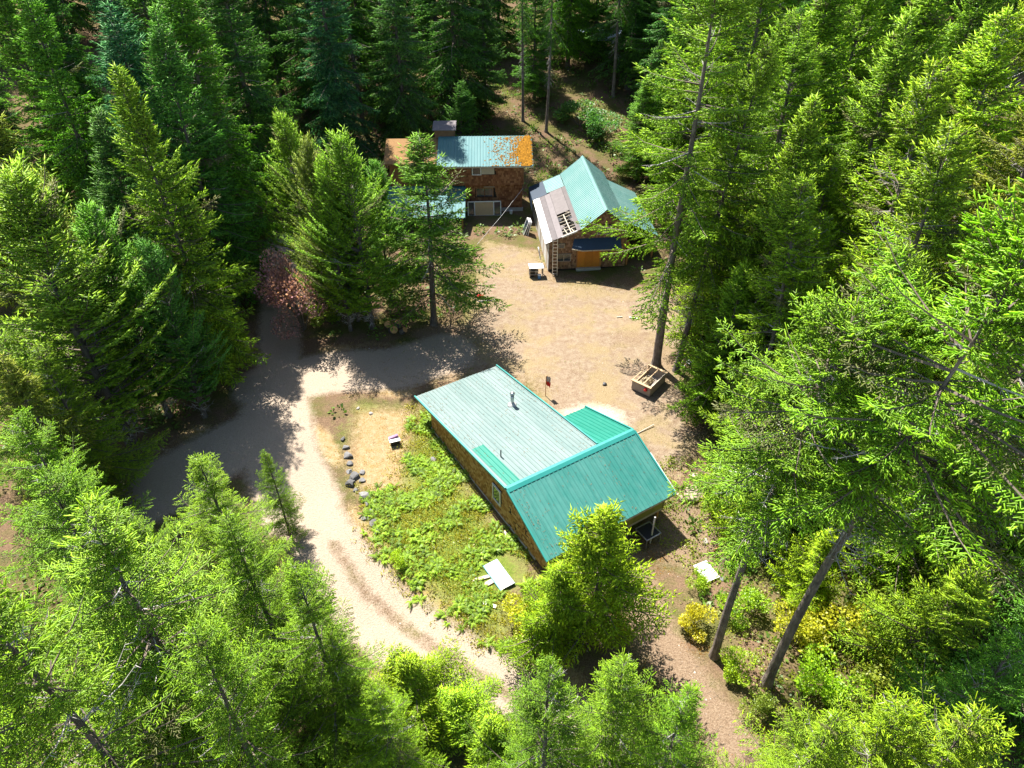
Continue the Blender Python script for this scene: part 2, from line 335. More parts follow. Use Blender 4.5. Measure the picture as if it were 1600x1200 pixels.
# ------------------------------------------------------------------ building helpers
def ribbed(name, parent, mat, O, A, B, width, n_panels, rib=.3, rh=.03, thick=.012, tints=None):
    """n ribbed metal sheets side by side: O corner, A unit across, B vector down the slope"""
    O = Vector(O); A = Vector(A).normalized(); B = Vector(B); N = A.cross(B).normalized()
    if N.z < 0: N = -N
    pw = width / n_panels; nr = max(1, round(pw / rib)); outs = []
    for i in range(n_panels):
        x0 = i * pw + .004; prof = []; r = (pw - .008) / nr
        for k in range(nr):
            b = x0 + k * r; prof += [(b, 0), (b + r * .62, 0), (b + r * .70, rh), (b + r * .90, rh), (b + r * .98, 0)]
        prof.append((x0 + pw - .008, 0)); jig = random.uniform(-.012, .012); t = random.random(); lift = .002 * (i % 2)
        vs = []
        for e in (0, 1):
            for (x, h) in prof: vs.append(O + A * x + B * (e + (jig / B.length if e else 0)) + N * (h + lift))
        m = len(prof); fs = [(k, k + 1, m + k + 1, m + k) for k in range(m - 1)]
        nb = 2 * m; vs += [v - N * thick for v in vs[:]]; fs += [(nb + k + 1, nb + k, nb + m + k, nb + m + k + 1) for k in range(m - 1)]
        fs += [(k + 1, k, nb + k, nb + k + 1) for k in range(m - 1)] + [(m + k, m + k + 1, nb + m + k + 1, nb + m + k) for k in range(m - 1)]
        b = MB(); b.add(vs, fs, t); outs.append(b.build(name, mat, parent))
    return outs
def shingles(parent, mat, O, A, width, ztop, z0=0., out=(0, -1, 0), sw=.16, ex=.19, holes=(), miss=0, name='shingle_siding', upz=True):
    """courses of shingles on a vertical wall; ztop(x) gives the wall's top edge"""
    O = Vector(O); A = Vector(A).normalized(); Nn = Vector(out).normalized(); b = MB(); z = z0; row = 0
    while True:
        any_ = False; x = -random.random() * sw
        while x < width:
            ww = sw * random.uniform(.6, 1.4); x0 = max(x, 0); x1 = min(x + ww, width); x += ww
            if x1 - x0 < .02: continue
            zt = min(ztop(x0), ztop(x1)); dz = random.uniform(-.015, .015)
            if z >= zt - .03: continue
            any_ = True; xm = (x0 + x1) / 2
            if any(h[0] < xm < h[2] and h[1] < z + ex / 2 < h[3] for h in holes): continue
            if miss and random.random() < (miss(xm, z) if callable(miss) else miss): continue
            ze = min(z + ex * 1.15, zt); t0 = .035 + random.uniform(0, .01); g = .006
            p = [O + A * (x0 + g) + Vector((0, 0, z + dz)) + Nn * t0, O + A * (x1 - g) + Vector((0, 0, z + dz)) + Nn * t0,
                 O + A * (x1 - g) + Vector((0, 0, ze)) + Nn * .008, O + A * (x0 + g) + Vector((0, 0, ze)) + Nn * .008]
            q = [O + A * (x0 + g) + Vector((0, 0, z + dz)), O + A * (x1 - g) + Vector((0, 0, z + dz))]
            b.add(p + q, [(0, 1, 2, 3), (4, 5, 1, 0), (0, 3, 4), (1, 5, 2)])
        z += ex; row += 1
        if not any_ and row > 2: break
    o = b.build(name, mat, parent); o['kind'] = 'stuff'; return o
def window(parent, O, A, wd, ht, out, fr=.07, panes=2, mat='white'):
    """white-framed window: frame > pane"""
    O = Vector(O); A = Vector(A).normalized(); N = Vector(out).normalized(); Zv = Vector((0, 0, 1)); b = MB()
    def slab(bb, x0, z0, x1, z1, d0, d1):
        c = [O + A * x + Zv * z + N * d for d in (d0, d1) for (x, z) in ((x0, z0), (x1, z0), (x1, z1), (x0, z1))]
        bb.hexa(c)
    slab(b, -fr, -fr, wd + fr, 0, .0, .07); slab(b, -fr, ht, wd + fr, ht + fr, 0, .07); slab(b, -fr, 0, 0, ht, 0, .068); slab(b, wd, 0, wd + fr, ht, 0, .068)
    for k in range(1, panes): slab(b, wd * k / panes - fr / 2, 0, wd * k / panes + fr / 2, ht, 0, .06)
    f = b.build('window_frame', M[mat], parent)
    for k in range(panes):
        g = MB(); slab(g, wd * k / panes + fr / 2 * (k > 0), 0, wd * (k + 1) / panes - fr / 2 * (k < panes - 1), ht, .012, .03); g.build('pane', M['glass'], f)
    return f

# ------------------------------------------------------------------ near house (local x across, y towards the back, z up)
hs = empty('house', (HOUSE_O[0], HOUSE_O[1], 0), R(32), 'large green metal roofed house with brown shingle side beside the dirt road', 'house')
zm = lambda y: 3.75 - (y + 9.1) * 1.8 / 12.3        # main low-slope roof surface
zf = lambda y: 3.75 + (y + 9.1) * .452              # front slope
zb = lambda y: 3.72 - (y + 9.1) * .33               # small back slope
# walls
b = MB(); prof = [(0, 1.5), (0, -9.1), (0, -12.9)]
side = [(1.5, -.3), (1.5, zm(1.5) - .09), (-9.1, 3.62), (-12.9, zf(-12.9) - .12), (-12.9, .45), (-11.6, .3), (-11.6, -.6)]
b.prism([(.02, y, z) for y, z in side], (.12, 0, 0)); b.build('side_wall', M['dark'], hs)
shingles(hs, M['shingle'], (.02, 1.5, 0), (0, -1, 0), 14.4, lambda x: (zm(1.5 - x) - .1 if x < 10.6 else zf(1.5 - x) - .13), .1, (-1, 0, 0),
         holes=[(8.45, .85, 9.45, 2.3)], miss=lambda x, z: .0 if x < 10.3 else (.16 if 10.3 < x < 13 and z > .6 else .02))
b = MB(); b.box(-.04, -11.7, -.7, .1, 1.6, .1); b.build('foundation', M['concrete'], hs)
b = MB(); b.prism([(6.1, y, z) for y, z in [(1.5, -.4), (1.5, zm(1.5) - .09), (-9.0, 3.6), (-9.0, -.4)]], (-.12, 0, 0)); b.build('side_wall', M['shingle'], hs)
b = MB(); b.prism([(8.7, y, z) for y, z in [(-4.7, -.4), (-4.7, zb(-4.7) - .1), (-9.1, 3.6), (-12.9, zf(-12.9) - .12), (-12.9, .45), (-11.4, .3), (-11.4, -.9)]], (-.12, 0, 0)); b.build('side_wall', M['olive'], hs)
b = MB(); b.box(.16, 1.38, -.4, 5.95, 1.5, zm(1.5) - .1); b.build('back_wall', M['shingle'], hs)
b = MB(); b.box(6.12, -4.82, -.4, 8.56, -4.7, zb(-4.7) - .1); b.build('back_wall', M['shingle'], hs)
for k in range(11):
    b = MB(); b.box(.15 + k * .765, -12.9 + .004 * (k % 2), .47, .15 + (k + 1) * .765 - .012, -12.8, zf(-12.9) - .15); b.build('wall_panel', M['olive'], hs)
b = MB(); b.box(.1, -12.86, .22, 8.6, -4.9, .44); b.build('floor_deck', M['wood_grey'], hs)
b = MB(); b.box(.2, -11.4, -.9, 8.5, -11.25, .22); b.build('crawlspace_wall', M['dark'], hs)
for x in (.25, 3.0, 5.8, 8.45):
    b = MB(); b.box(x - .08, -12.75, -1.6, x + .08, -12.59, .22); b.build('post', M['cedar_post'], hs)
window(hs, (-.02, -7.05, 1.0), (0, -1, 0), .75, 1.15, (-1, 0, 0), .09, 1)
# roof sheets
sl = Vector((0, 12.3, -1.8)); top = Vector((-.3, -9.1, 3.75))
lap = .56
ribbed('roof_panel', hs, M['roof_pale'], top, (1, 0, 0), sl * (lap + .01), 6.6, 8)
ribbed('roof_panel', hs, M['roof_pale'], top + sl * lap - Vector((0, 0, .022)), (1, 0, 0), sl * (1 - lap), 6.6, 8)
ribbed('roof_panel', hs, M['roof_green'], (-.3, -9.1, 3.75), (1, 0, 0), (0, -4.2, -1.9), 9.3, 10)
ribbed('roof_panel', hs, M['roof_dark'], (6.34, -9.1, 3.72), (1, 0, 0), (0, 4.9, -1.62), 2.66, 3)
ribbed('patch_panel', hs, M['roof_dark'], (-.12, -9.0, 3.75 + .018), (1, 0, 0), Vector((0, 4.4, -.645)), .85, 1)
b = MB(); b.prism([(-.34, -9.1 - .22, 3.75 - .05), (-.34, -9.1, 3.82), (-.34, -9.1 + .22, 3.75 + .03), (-.34, -9.1 + .22, 3.77 - .06), (-.34, -9.1, 3.77), (-.34, -9.1 - .22, 3.75 - .10)], (9.38, 0, 0)); b.build('ridge_cap', M['trim'], hs)
def trim(p, q, wd=.1, ht=.16): b = MB(); b.bar(p, q, wd, ht); b.build('rake_trim', M['trim'], hs)
trim((-.36, -9.0, 3.74), (-.36, 3.2, 1.955)); trim((-.36, -9.12, 3.74), (-.36, -13.32, 1.84)); trim((6.34, -8.85, 3.72), (6.34, 3.2, 1.955), .1, .2)
trim((9.04, -9.12, 3.74), (9.04, -13.32, 1.84)); trim((9.04, -9.0, 3.72), (9.04, -4.15, 2.1))
b = MB(); b.box(-.3, 3.16, 1.82, 6.3, 3.2, 1.93); b.build('fascia_board', M['wood_grey'], hs)
b = MB(); b.bar((9.12, -10.6, 2.95), (9.12, -13.1, 1.8), .05, .34); b.build('fascia_board', M['white'], hs)
b = MB(); b.box(-.25, -13.3, 1.68, 9.0, -13.27, 1.83); b.build('fascia_board', M['wood_grey'], hs)
# flue
fx, fy = 4.5, -1.95; fz = zm(fy)
f = MB(); f.tube([(fx, fy, fz - .1), (fx, fy, fz + .95)], .12, 14); flue = f.build('chimney_flue', M['steel'], hs, True)
f = MB(); f.tube([(fx, fy, fz - .02), (fx, fy, fz + .05), (fx, fy, fz + .25)], [.33, .3, .14], 14); f.build('flashing', M['white_worn'], flue, True)
f = MB(); f.tube([(fx, fy, fz + .98), (fx, fy, fz + 1.06), (fx, fy, fz + 1.13)], [.17, .17, .05], 14); f.build('rain_cap', M['steel'], flue, True)
f = MB(); f.tube([(fx, fy, fz + .86), (fx, fy, fz + .98)], .135, 14); f.build('collar', M['black'], flue, True)
f = MB(); f.tube([(.96, -6.3, zm(-6.3) - .05), (.96, -6.3, zm(-6.3) + .55)], .04, 8); f.build('vent_pipe', M['black'], hs, True)

b = MB(); rq = random.Random(21)
for k in range(520):
    y = rq.uniform(-9, 3) if rq.random() < .6 else rq.uniform(-13.2, -9.2); x = rq.uniform(-.2, 6.2) if y > -9.1 else rq.uniform(-.2, 8.9); z = (zm(y) if y > -9.1 else zf(y)) + .035; a = rq.uniform(0, 6.28); l = rq.uniform(.03, .12)
    if rq.random() < .35: x = rq.choice((0, .3, 5.9, 6.1)) + rq.uniform(0, .1)
    b.bar((x, y, z), (x + l * math.cos(a), y + l * math.sin(a), z + .01), .012 if l > .06 else .03, .01)
b.build('needle_litter', M['needle_litter'], hs)['kind'] = 'stuff'
# ------------------------------------------------------------------ barn
BO = (3.43, 58.9); bn = empty('barn', (BO[0], BO[1], 0), R(5.5), 'weathered barn with torn roof, green ribbed metal and orange plywood door', 'barn')
D = 12.0
zl = lambda x: 3.1 + (x + .4) * .40 if x < 2.85 else (4.4 + (x - 2.85) * .82 if x < 5.05 else 6.2 - (x - 5.05) * .82 if x < 7.3 else 4.36 - (x - 7.3) * .55)
b = MB(); pr = [(0, -.2), (0, zl(0) - .16), (2.85, 4.22), (5.05, 6.02), (7.3, 4.18), (7.3, -.2)]
b.prism([(x, 0, z) for x, z in pr], (0, .1, 0)); b.build('front_wall', M['dark'], bn)
b = MB(); b.prism([(x, D - .1, z) for x, z in pr], (0, .1, 0)); b.build('back_wall', M['shingle_old'], bn)
dx0, dx1 = 2.72, 4.85
shingles(bn, M['shingle_old'], (0, 0, 0), (1, 0, 0), 7.3, lambda x: zl(x) - .18, .25, holes=[(dx0 - .15, 0, dx1 + .15, 2.6), (.72, 1.05, 2.1, 1.85), (.85, 2.45, 1.45, 2.9), (4.35, 3.6, 5.9, 4.6)])
n = 16
for k in range(n):       # left wall boards
    b = MB(); y0 = .02 + k * (D - .1) / n; b.box(-.03 - .008 * (k % 3), y0, -.2, .05, y0 + (D - .1) / n - .03, 2.92)
    b.build('wall_board', M['white_worn'] if k in (0, 2, 3, 5, 6, 8, 9, 11) else M['wood_grey'], bn)
b = MB(); b.box(7.2, .1, -.2, 7.3, D - .1, 4.1); b.build('side_wall', M['shingle_old'], bn)
# door of orange plywood: sheets
for k in range(3):
    x0 = dx0 + k * (dx1 - dx0) / 3; b = MB(); b.box(x0, -.06, .32, x0 + (dx1 - dx0) / 3 - .012, .0, 2.42); b.build('plywood_door_panel', M['orange_ply'], bn)
b = MB(); b.box(dx0 - .12, -.075, .12, dx0, .0, 2.5).box(dx1, -.075, .12, dx1 + .12, 0, 2.5).box(dx0 - .12, -.08, 2.42, dx1 + .12, 0, 2.52); b.build('door_frame', M['cedar_post'], bn)
b = MB(); b.box(dx0 - .1, -.3, -.15, dx1 + .1, -.02, .3); b.build('door_sill', M['concrete'], bn)
window(bn, (.78, -.03, 1.1), (1, 0, 0), 1.25, .68, (0, -1, 0), .06, 2, 'wood_grey'); window(bn, (.9, -.03, 2.5), (1, 0, 0), .5, .34, (0, -1, 0), .05, 1, 'wood_pale')
window(bn, (4.45, -.03, 3.72), (1, 0, 0), 1.3, .72, (0, -1, 0), .08, 2, 'wood_grey')
# awning above the door
b = MB(); b.prism([(2.3, -.02, 3.3), (2.0, -.75, 2.68), (3.0, -1.0, 2.6)], (0, 0, .04)).prism([(2.3, -.02, 3.3), (3.0, -1.0, 2.6), (6.6, -1.0, 2.6), (6.6, -.02, 3.3)], (0, 0, .04)); aw = b.build('awning', M['tarp_blue'], bn)
b = MB(); b.bar((3.0, -1.02, 2.56), (6.6, -1.02, 2.56), .06, .1).bar((2.0, -.77, 2.64), (3.0, -1.02, 2.56), .06, .1); b.build('awning_edge', M['wood_pale'], aw)
# upper roof: green ribbed sheets run down the slope; ribs along slope direction
def slope(mat, xa, za, xb, zb_, y0, y1, n, rib=.3, name='roof_panel'):
    ribbed(name, bn, mat, (xa, y0, za), (0, 1, 0), (xb - xa, 0, zb_ - za), y1 - y0, n, rib)
slope(M['roof_teal'], 5.05, 6.2, 2.8, 4.36, -.35, D + .35, 13); slope(M['roof_teal'], 5.05, 6.2, 7.4, 4.3, -.35, D + .35, 13)
b = MB(); b.prism([(4.85, -.4, 6.1), (5.05, -.4, 6.27), (5.25, -.4, 6.1), (5.25, -.4, 6.05), (5.05, -.4, 6.2), (4.85, -.4, 6.05)], (0, D + .8, 0)); b.build('ridge_cap', M['roof_teal'], bn)
slope(M['roof_teal'], 2.75, 4.34, 1.0, 3.64, D - 2.6, D + .3, 3)                      # far end of the low roof still has its sheets
# low roof: decking boards either side of the hole (hole x .9..2.6, y .2..4.4)
hx0, hx1, hy0, hy1 = 1.25, 2.45, -.1, 4.1
zlow = lambda x: 3.1 + (x + .4) * .40
def lowslab(name, mat, x0, x1, y0, y1, off=0, th=.03):
    b = MB(); b.hexa([(x0, y0, zlow(x0) - th + off), (x1, y0, zlow(x1) - th + off), (x1, y1, zlow(x1) - th + off), (x0, y1, zlow(x0) - th + off), (x0, y0, zlow(x0) + off), (x1, y0, zlow(x1) + off), (x1, y1, zlow(x1) + off), (x0, y1, zlow(x0) + off)])
    return b.build(name, mat, bn)
lowslab('roofing_strip', M['felt2'], 2.46, 2.84, -.3, D - 2.7); lowslab('roofing_strip', M['felt2'], 1.26, 2.44, hy1, D - 2.7)
lowslab('roofing_strip', M['felt'], .72, 1.24, -.3, D - 2.9, .004); lowslab('roofing_strip', M['felt'], .2, .70, -.3, D - 2.9, .01)
lowslab('eave_flashing', M['white'], -.42, .19, -.36, 9.0, .016); lowslab('tarp_patch', M['tarp_blue'], -.46, .98, 9.05, D + .3, .03)
b = MB(); b.hexa([(-.5, 9.0, 1.9), (-.46, 9.0, 1.9), (-.46, D + .3, 1.9), (-.5, D + .3, 1.9), (-.5, 9.0, 3.08), (-.46, 9.0, 3.08), (-.46, D + .3, 3.08), (-.5, D + .3, 3.08)]); b.build('tarp_patch', M['tarp_blue'], bn)
for k in range(7):
    y = .0 + k * .62; b = MB(); b.bar((1.2, y, zlow(1.2) - .12), (2.5, y + random.uniform(-.1, .1), zlow(2.5) - .12), .06, .14); b.build('rafter', M['wood_pale'], bn)
for x, y0, y1 in ((1.95, -.25, 3.6), (1.62, -.3, .9), (2.2, -.3, .5)):
    b = MB(); b.bar((x, y0, zlow(x) + .03), (x - .15, y1, zlow(x - .15) + .03), .09, .05); b.build('batten', M['wood_pale'], bn)
b = MB(); b.bar((1.1, -.33, zlow(1.1) - .03), (2.5, -.33, zlow(2.5) - .03), .06, .14); b.build('batten', M['white'], bn)
rr = random.Random(3)
for k in range(9):       # torn underlay edges curling at the hole
    y = rr.uniform(-.2, 4.2); s = rr.choice((1.25, 2.45)); b = MB(); a = rr.uniform(.15, .4); d = rr.choice((-1, 1))
    b.add([(s, y, zlow(s) + .02), (s + (1.85 - s) * .6, y + a, zlow(s) + .09), (s + (1.85 - s) * .75, y + a * 1.6, zlow(s) + .02), (s, y + a * 2, zlow(s) + .03)], [(0, 1, 2, 3)]); b.build('torn_felt', M['black'] if k % 2 else M['felt2'], bn)
b = MB(); b.box(.1, .15, 2.0, 7.2, D - .15, 2.1); b.build('loft_floor', M['wood_grey'], bn)
# right lean-to
slope(M['roof_teal'], 7.35, 4.2, 10.6, 2.6, 1.2, D - 1, 11)
for y in (1.4, 6, 10.5):
    b = MB(); b.box(10.2, y, -.2, 10.36, y + .16, 2.72); b.build('post', M['cedar_post'], bn)
b = MB(); b.box(7.44, .2, -.2, 7.6, .36, 2.6); b.build('post', M['cedar_post'], bn)

# ------------------------------------------------------------------ cabin
cb = empty('cabin', (0, 71.7, 0), R(1.5), 'two-storey reddish shingle cabin with orange moss on its teal roof', 'cabin')
cx0, cx1 = -6.6, 1.2
b = MB(); b.box(cx0, 0, 3.15, cx1, 3.9, 5.2).box(cx0 + .1, .35, -.3, cx1 - .1, 3.85, 3.15); b.build('wall', M['dark'], cb)
shingles(cb, M['shingle_red'], (cx0, 0, 0), (1, 0, 0), cx1 - cx0, lambda x: 5.2, 3.1, sw=.2, ex=.22, holes=[(2.4, 4.25, 4.9, 5.1)])
shingles(cb, M['shingle_red'], (cx0 + .1, .35, 0), (1, 0, 0), cx1 - cx0 - .2, lambda x: 3.1, .4, sw=.2, ex=.22, holes=[(2.6, 1.5, 4.8, 2.7)])
shingles(cb, M['shingle_red'], (cx1, 0, 0), (0, 1, 0), 3.9, lambda x: 5.2, 3.1, (1, 0, 0), sw=.2, ex=.22)
b = MB(); b.box(cx0, .25, -.4, cx1, .42, .36); b.build('foundation', M['concrete'], cb)
window(cb, (2.5 + cx0, -.03, 4.3), (1, 0, 0), .8, .75, (0, -1, 0), .09, 1)
b = MB(); b.box(3.42 + cx0, -.06, 4.3, 4.75 + cx0, 0, 5.05); b.build('boarded_window', M['wood_pale'], cb)
window(cb, (2.8 + cx0, .33, 1.65), (1, 0, 0), 1.75, .95, (0, -1, 0), .06, 2, 'shingle_red')
b = MB(); b.box(3.6 + cx0, .24, 2.72, 4.75 + cx0, .33, 2.8); b.build('window_hood', M['wood_pale'], cb)
CR = lambda y: 5.32 + (y + .5) * .27
ribbed('roof_panel', cb, M['roof_cabin'], (cx0 - 1.2, 4.5, CR(4.5)), (1, 0, 0), (0, -5.0, CR(-.5) - CR(4.5)), cx1 + 1.0 - cx0 + 1.2, 11)
b = MB(); b.box(cx0 - 1.2, -.5, 5.16, cx1 + 1.0, -.46, 5.3); b.build('fascia_board', M['wood_pale'], cb)
# left wing under brown needle litter, and the lower lean-to
b = MB(); b.box(-12.9, 1.2, -.3, cx0 - .05, 4.0, 5.0); b.build('wing_wall', M['shingle_red'], cb)
b = MB(); b.hexa([(-13.4, .4, 5.15), (cx0 - 1.25, .4, 5.15), (cx0 - 1.25, 4.6, 6.3), (-13.4, 4.6, 6.3), (-13.4, .4, 5.3), (cx0 - 1.25, .4, 5.3), (cx0 - 1.25, 4.6, 6.45), (-13.4, 4.6, 6.45)]); b.build('wing_roof', M['needle_litter'], cb)
ribbed('lean_to_panel', cb, M['roof_cabin'], (-13.6, .3, 2.9), (1, 0, 0), (0, -5.0, -1.3), 8.7, 9)
for x in (-13.2, -9.4, -5.3):
    b = MB(); b.box(x, -3.9, -.2, x + .14, -3.76, 2.0); b.build('post', M['cedar_post'], cb)
b = MB(); b.box(cx0 - 1.6, 4.6, 5.0, cx0 + .5, 6.6, 7.3); b.build('dormer', M['shingle_old'], cb)
b = MB(); b.hexa([(cx0 - 1.8, 4.4, 7.3), (cx0 + .7, 4.4, 7.3), (cx0 + .7, 6.8, 7.5), (cx0 - 1.8, 6.8, 7.5), (cx0 - 1.8, 4.4, 7.38), (cx0 + .7, 4.4, 7.38), (cx0 + .7, 6.8, 7.58), (cx0 - 1.8, 6.8, 7.58)]); b.build('dormer_roof', M['felt'], cb)
b = MB()                                            # cushions of moss
for k in range(1500):
    u = rr.random(); x = cx1 + .9 - abs(rr.gauss(0, 2.1)); y = rr.uniform(-.45, 4.4); d = (cx1 + 1 - x) + abs(y - 1.6) * .35
    if x < cx1 - 4.2 or (d > 2.6 and rr.random() < .35): continue
    s = rr.uniform(.05, .17) * (1.35 if d < 1.8 else .65); z = CR(y) + .02
    pts = [(x + s * math.cos(q * 1.05) * rr.uniform(.7, 1.2), y + s * math.sin(q * 1.05) * rr.uniform(.7, 1.2), z) for q in range(6)]
    b.add(pts + [(x, y, z + s * .6)], [(q, (q + 1) % 6, 6) for q in range(6)])
mo = b.build('roof_moss', M['moss'], cb); mo['kind'] = 'stuff'

# ------------------------------------------------------------------ trees
def unit(a): return a / (np.linalg.norm(a, axis=-1, keepdims=True) + 1e-9)
def cones(Bp, Dr, Ln, Wd, tint, g, spindle=False):
    """leafy shoots: tapering three-sided sprigs"""
    n = len(Bp); q = unit(g.normal(size=(n, 3))); a = unit(np.cross(Dr, q)); b = np.cross(Dr, a); ring = []
    for k in range(3):
        th = k * 2.0944; ring.append(Bp + (Dr * Ln[:, None] * .5 if spindle is True else 0) + (a * math.cos(th) + b * math.sin(th)) * Wd[:, None])
    tip = Bp + Dr * Ln[:, None]; i = np.arange(n)
    if spindle == 'brush':
        r2 = [Bp + Dr * Ln[:, None] * .84 + (v - Bp) * .85 for v in ring]
        V = np.stack(ring + r2 + [tip], 1).reshape(-1, 3); o = i[:, None] * 7; fs = []
        for k in range(3): q2 = (k + 1) % 3; fs += [o + np.array([[k, q2, 3 + q2]]), o + np.array([[k, 3 + q2, 3 + k]]), o + np.array([[3 + k, 3 + q2, 6]])]
        return V, np.concatenate(fs), np.repeat(tint, 7, 0)
    if spindle:
        V = np.stack(ring + [tip, Bp], 1).reshape(-1, 3); o = i[:, None] * 5
        F = np.concatenate([o + np.array([[0, 1, 3]]), o + np.array([[1, 2, 3]]), o + np.array([[2, 0, 3]]), o + np.array([[1, 0, 4]]), o + np.array([[2, 1, 4]]), o + np.array([[0, 2, 4]])])
        return V, F, np.repeat(tint, 5, 0)
    V = np.stack(ring + [tip], 1).reshape(-1, 3); o = i[:, None] * 4
    F = np.concatenate([o + np.array([[0, 1, 3]]), o + np.array([[1, 2, 3]]), o + np.array([[2, 0, 3]])])
    return V, F, np.repeat(tint, 4, 0)
def conifer(name, seed, h=20, cbase=.08, R_=3.6, gap_z=.45, per=5, pw=.85, el=(55, -8), droop=.25, up=.18, sec=.2, secmax=.9, sh=.16, shl=.26, shw=.038,
            miss=.12, deadz=.0, dead=.05, r0=.22, bk='bark', spindle=False, hang=.15, bend=.25, seca=58, dry=.04, nowood=False, irregular=.3):
    g = np.random.default_rng(seed); rn = random.Random(seed)
    ph = g.uniform(0, 6.28, 4)
    def ax(z): f = z / h; return np.array([bend * f * math.sin(2.2 * f + ph[0]) * 1.2, bend * f * math.sin(2.7 * f + ph[1]) * 1.2, z])
    root = empty(name, (0, 0, 0)); tr = MB(); zs = [-.5, 0, .25, .8] + [h * k / 14 for k in range(1, 15)]
    rad = lambda z: max(.012, r0 * (1 - max(z, 0) / h) ** .9 + (.35 * r0 * max(0, 1 - max(z, 0) / .8)))
    tr.tube([ax(z) for z in zs], [rad(z) for z in zs], 9); tr.build('trunk', M[bk], root, True)
    wood = MB(); dw = MB(); DB, DD, DL = [], [], []
    SB, SD, SL, ST = [], [], [], []
    z = h * cbase if not dead or deadz <= 0 else h * deadz
    lob = g.uniform(0, 6.28, 3)
    while z < h * .985:
        f = (z / h - cbase) / (1 - cbase)
        for k in range(per if f < .9 else 4):
            zz = z + rn.uniform(-.5, .5) * gap_z; phi = rn.uniform(0, 6.283); ff = min(max((zz / h - cbase) / (1 - cbase), 0), 1)
            live = f > 0 and rn.random() > dead * (1.6 - ff)
            pr = (1 - ff) ** pw * min(1, .55 + ff * 3.2)
            ir = 1 + irregular * (.6 * math.sin(3 * phi + lob[0] + zz * .35) + .5 * math.sin(zz * 1.1 + lob[1] + phi))
            L = max(.25, R_ * pr * ir * rn.uniform(.72, 1.18))
            if not live: L = R_ * rn.uniform(.3, .75) * (.6 if f < 0 else pr + .15)
            elif rn.random() < miss: continue
            e = R(el[1] + (el[0] - el[1]) * ff ** 1.5 + rn.uniform(-9, 9)); c0 = ax(min(zz, h * .99)); rd_ = np.array([math.cos(phi), math.sin(phi), 0]); sv = np.array([-rd_[1], rd_[0], 0])
            cur = rn.uniform(-.25, .25)
            def pt(t): t = np.asarray(t)[..., None]; return c0 + L * (t * math.cos(e) * rd_ + cur * t ** 2 * sv * .5 + (t * math.sin(e) - droop * (1 - ff) * t ** 2 + up * t ** 3.5) * np.array([0, 0, 1]))
            br = max(.008, min(.05, .012 * L + .004))
            if not live:
                dw.tube([pt(t) for t in (0, .35, .7, 1)], [br * 1.1, br * .8, br * .5, .004], 3, False)
                m = int(L * 5) + 2; t = g.uniform(.15, 1, m); b0 = pt(t); sd_ = g.choice([-1, 1], m)[:, None]
                d = unit(rd_ * g.uniform(.2, .8, (m, 1)) + sv * sd_ * g.uniform(.4, 1, (m, 1)) + np.array([0, 0, 1]) * g.uniform(-.7, .3, (m, 1)))
                DB.append(b0); DD.append(d); DL.append(g.uniform(.15, .55, m) * (1.1 - t * .6)); continue
            if not nowood: wood.tube([pt(t) for t in (0, .4, .75, 1)], [br, br * .75, br * .45, .004], 3, False)
            t = np.arange(.16 + .1 * rn.random(), .97, sec / L); t = np.clip(t + g.normal(0, .25 * sec / L, len(t)), .08, .98)
            if len(t) == 0: t = np.array([.5])
            tt = np.repeat(t, 2); sd_ = np.tile([1., -1.], len(t))[:, None]; b0 = pt(tt); tg = unit(pt(tt + .02) - pt(tt - .02))
            a = np.radians(seca + g.normal(0, 10, len(tt)))[:, None]
            d = unit(tg * np.cos(a) + sv * sd_ * np.sin(a) + np.array([0, 0, 1]) * (g.normal(0, .16, (len(tt), 1)) - hang))
            sl_ = np.minimum(secmax, (1.08 - tt) * L * .48 + .18) * g.uniform(.65, 1.2, len(tt))
            cnt = np.maximum(1, (sl_ / sh).astype(int)); ii = np.repeat(np.arange(len(tt)), cnt); off = np.arange(len(ii)) - np.repeat(np.cumsum(cnt) - cnt, cnt)
            u = (off + .5 + g.uniform(-.2, .2, len(ii))) / cnt[ii]; base = b0[ii] + d[ii] * (sl_[ii] * u)[:, None]; base[:, 2] -= hang * .5 * sl_[ii] * u ** 2
            pv = unit(np.cross(d[ii], np.array([0, 0, 1.]))); s2 = (1. - 2. * (off % 2))[:, None]
            ds = unit(d[ii] * .78 + pv * s2 * .62 + g.normal(0, .1, (len(ii), 3)) + np.array([0, 0, -.12]))
            SB += [base, b0 + d * sl_[:, None] * .82, pt(np.array([.93, .97]))]; SD += [ds, d, np.repeat(tg[-1:], 2, 0)]
            SL += [shl * g.uniform(.7, 1.15, len(ii)) * (1.2 - .6 * u), shl * g.uniform(.9, 1.4, len(tt)), np.array([shl * 1.2] * 2)]
            dr = 1. if rn.random() < dry else 0.
            ST += [np.column_stack([g.random(len(ii)), .25 * g.random(len(ii)) + .4 * u * (u > .6), np.full(len(ii), dr)]), np.column_stack([g.random(len(tt)), g.uniform(.5, 1, len(tt)), np.full(len(tt), dr)]), np.array([[.7, 1, dr]] * 2)]
        z += gap_z * (1 if f < .75 else .6)
    tb = np.array([ax(h * .985)] * 4); SB.append(tb); SD.append(unit(np.array([[0, 0, 1.], [.25, 0, 1], [-.2, .2, 1], [0, -.25, 1]]))); SL.append(np.array([.6, .35, .35, .35])); ST.append(np.array([[.5, 1, 0.]] * 4))
    B_, D_, L_, T_ = (np.concatenate(x) for x in (SB, SD, SL, ST))
    W_ = shw * g.uniform(.75, 1.3, len(B_)); V, F, tn = cones(B_, D_, L_, W_, T_, g, spindle)
    link('crown', np_mesh('crown', V, F, tn), M['needles'], root)['kind'] = 'stuff'
    if not nowood: wood.build('branches', M['twig'], root)['kind'] = 'stuff'
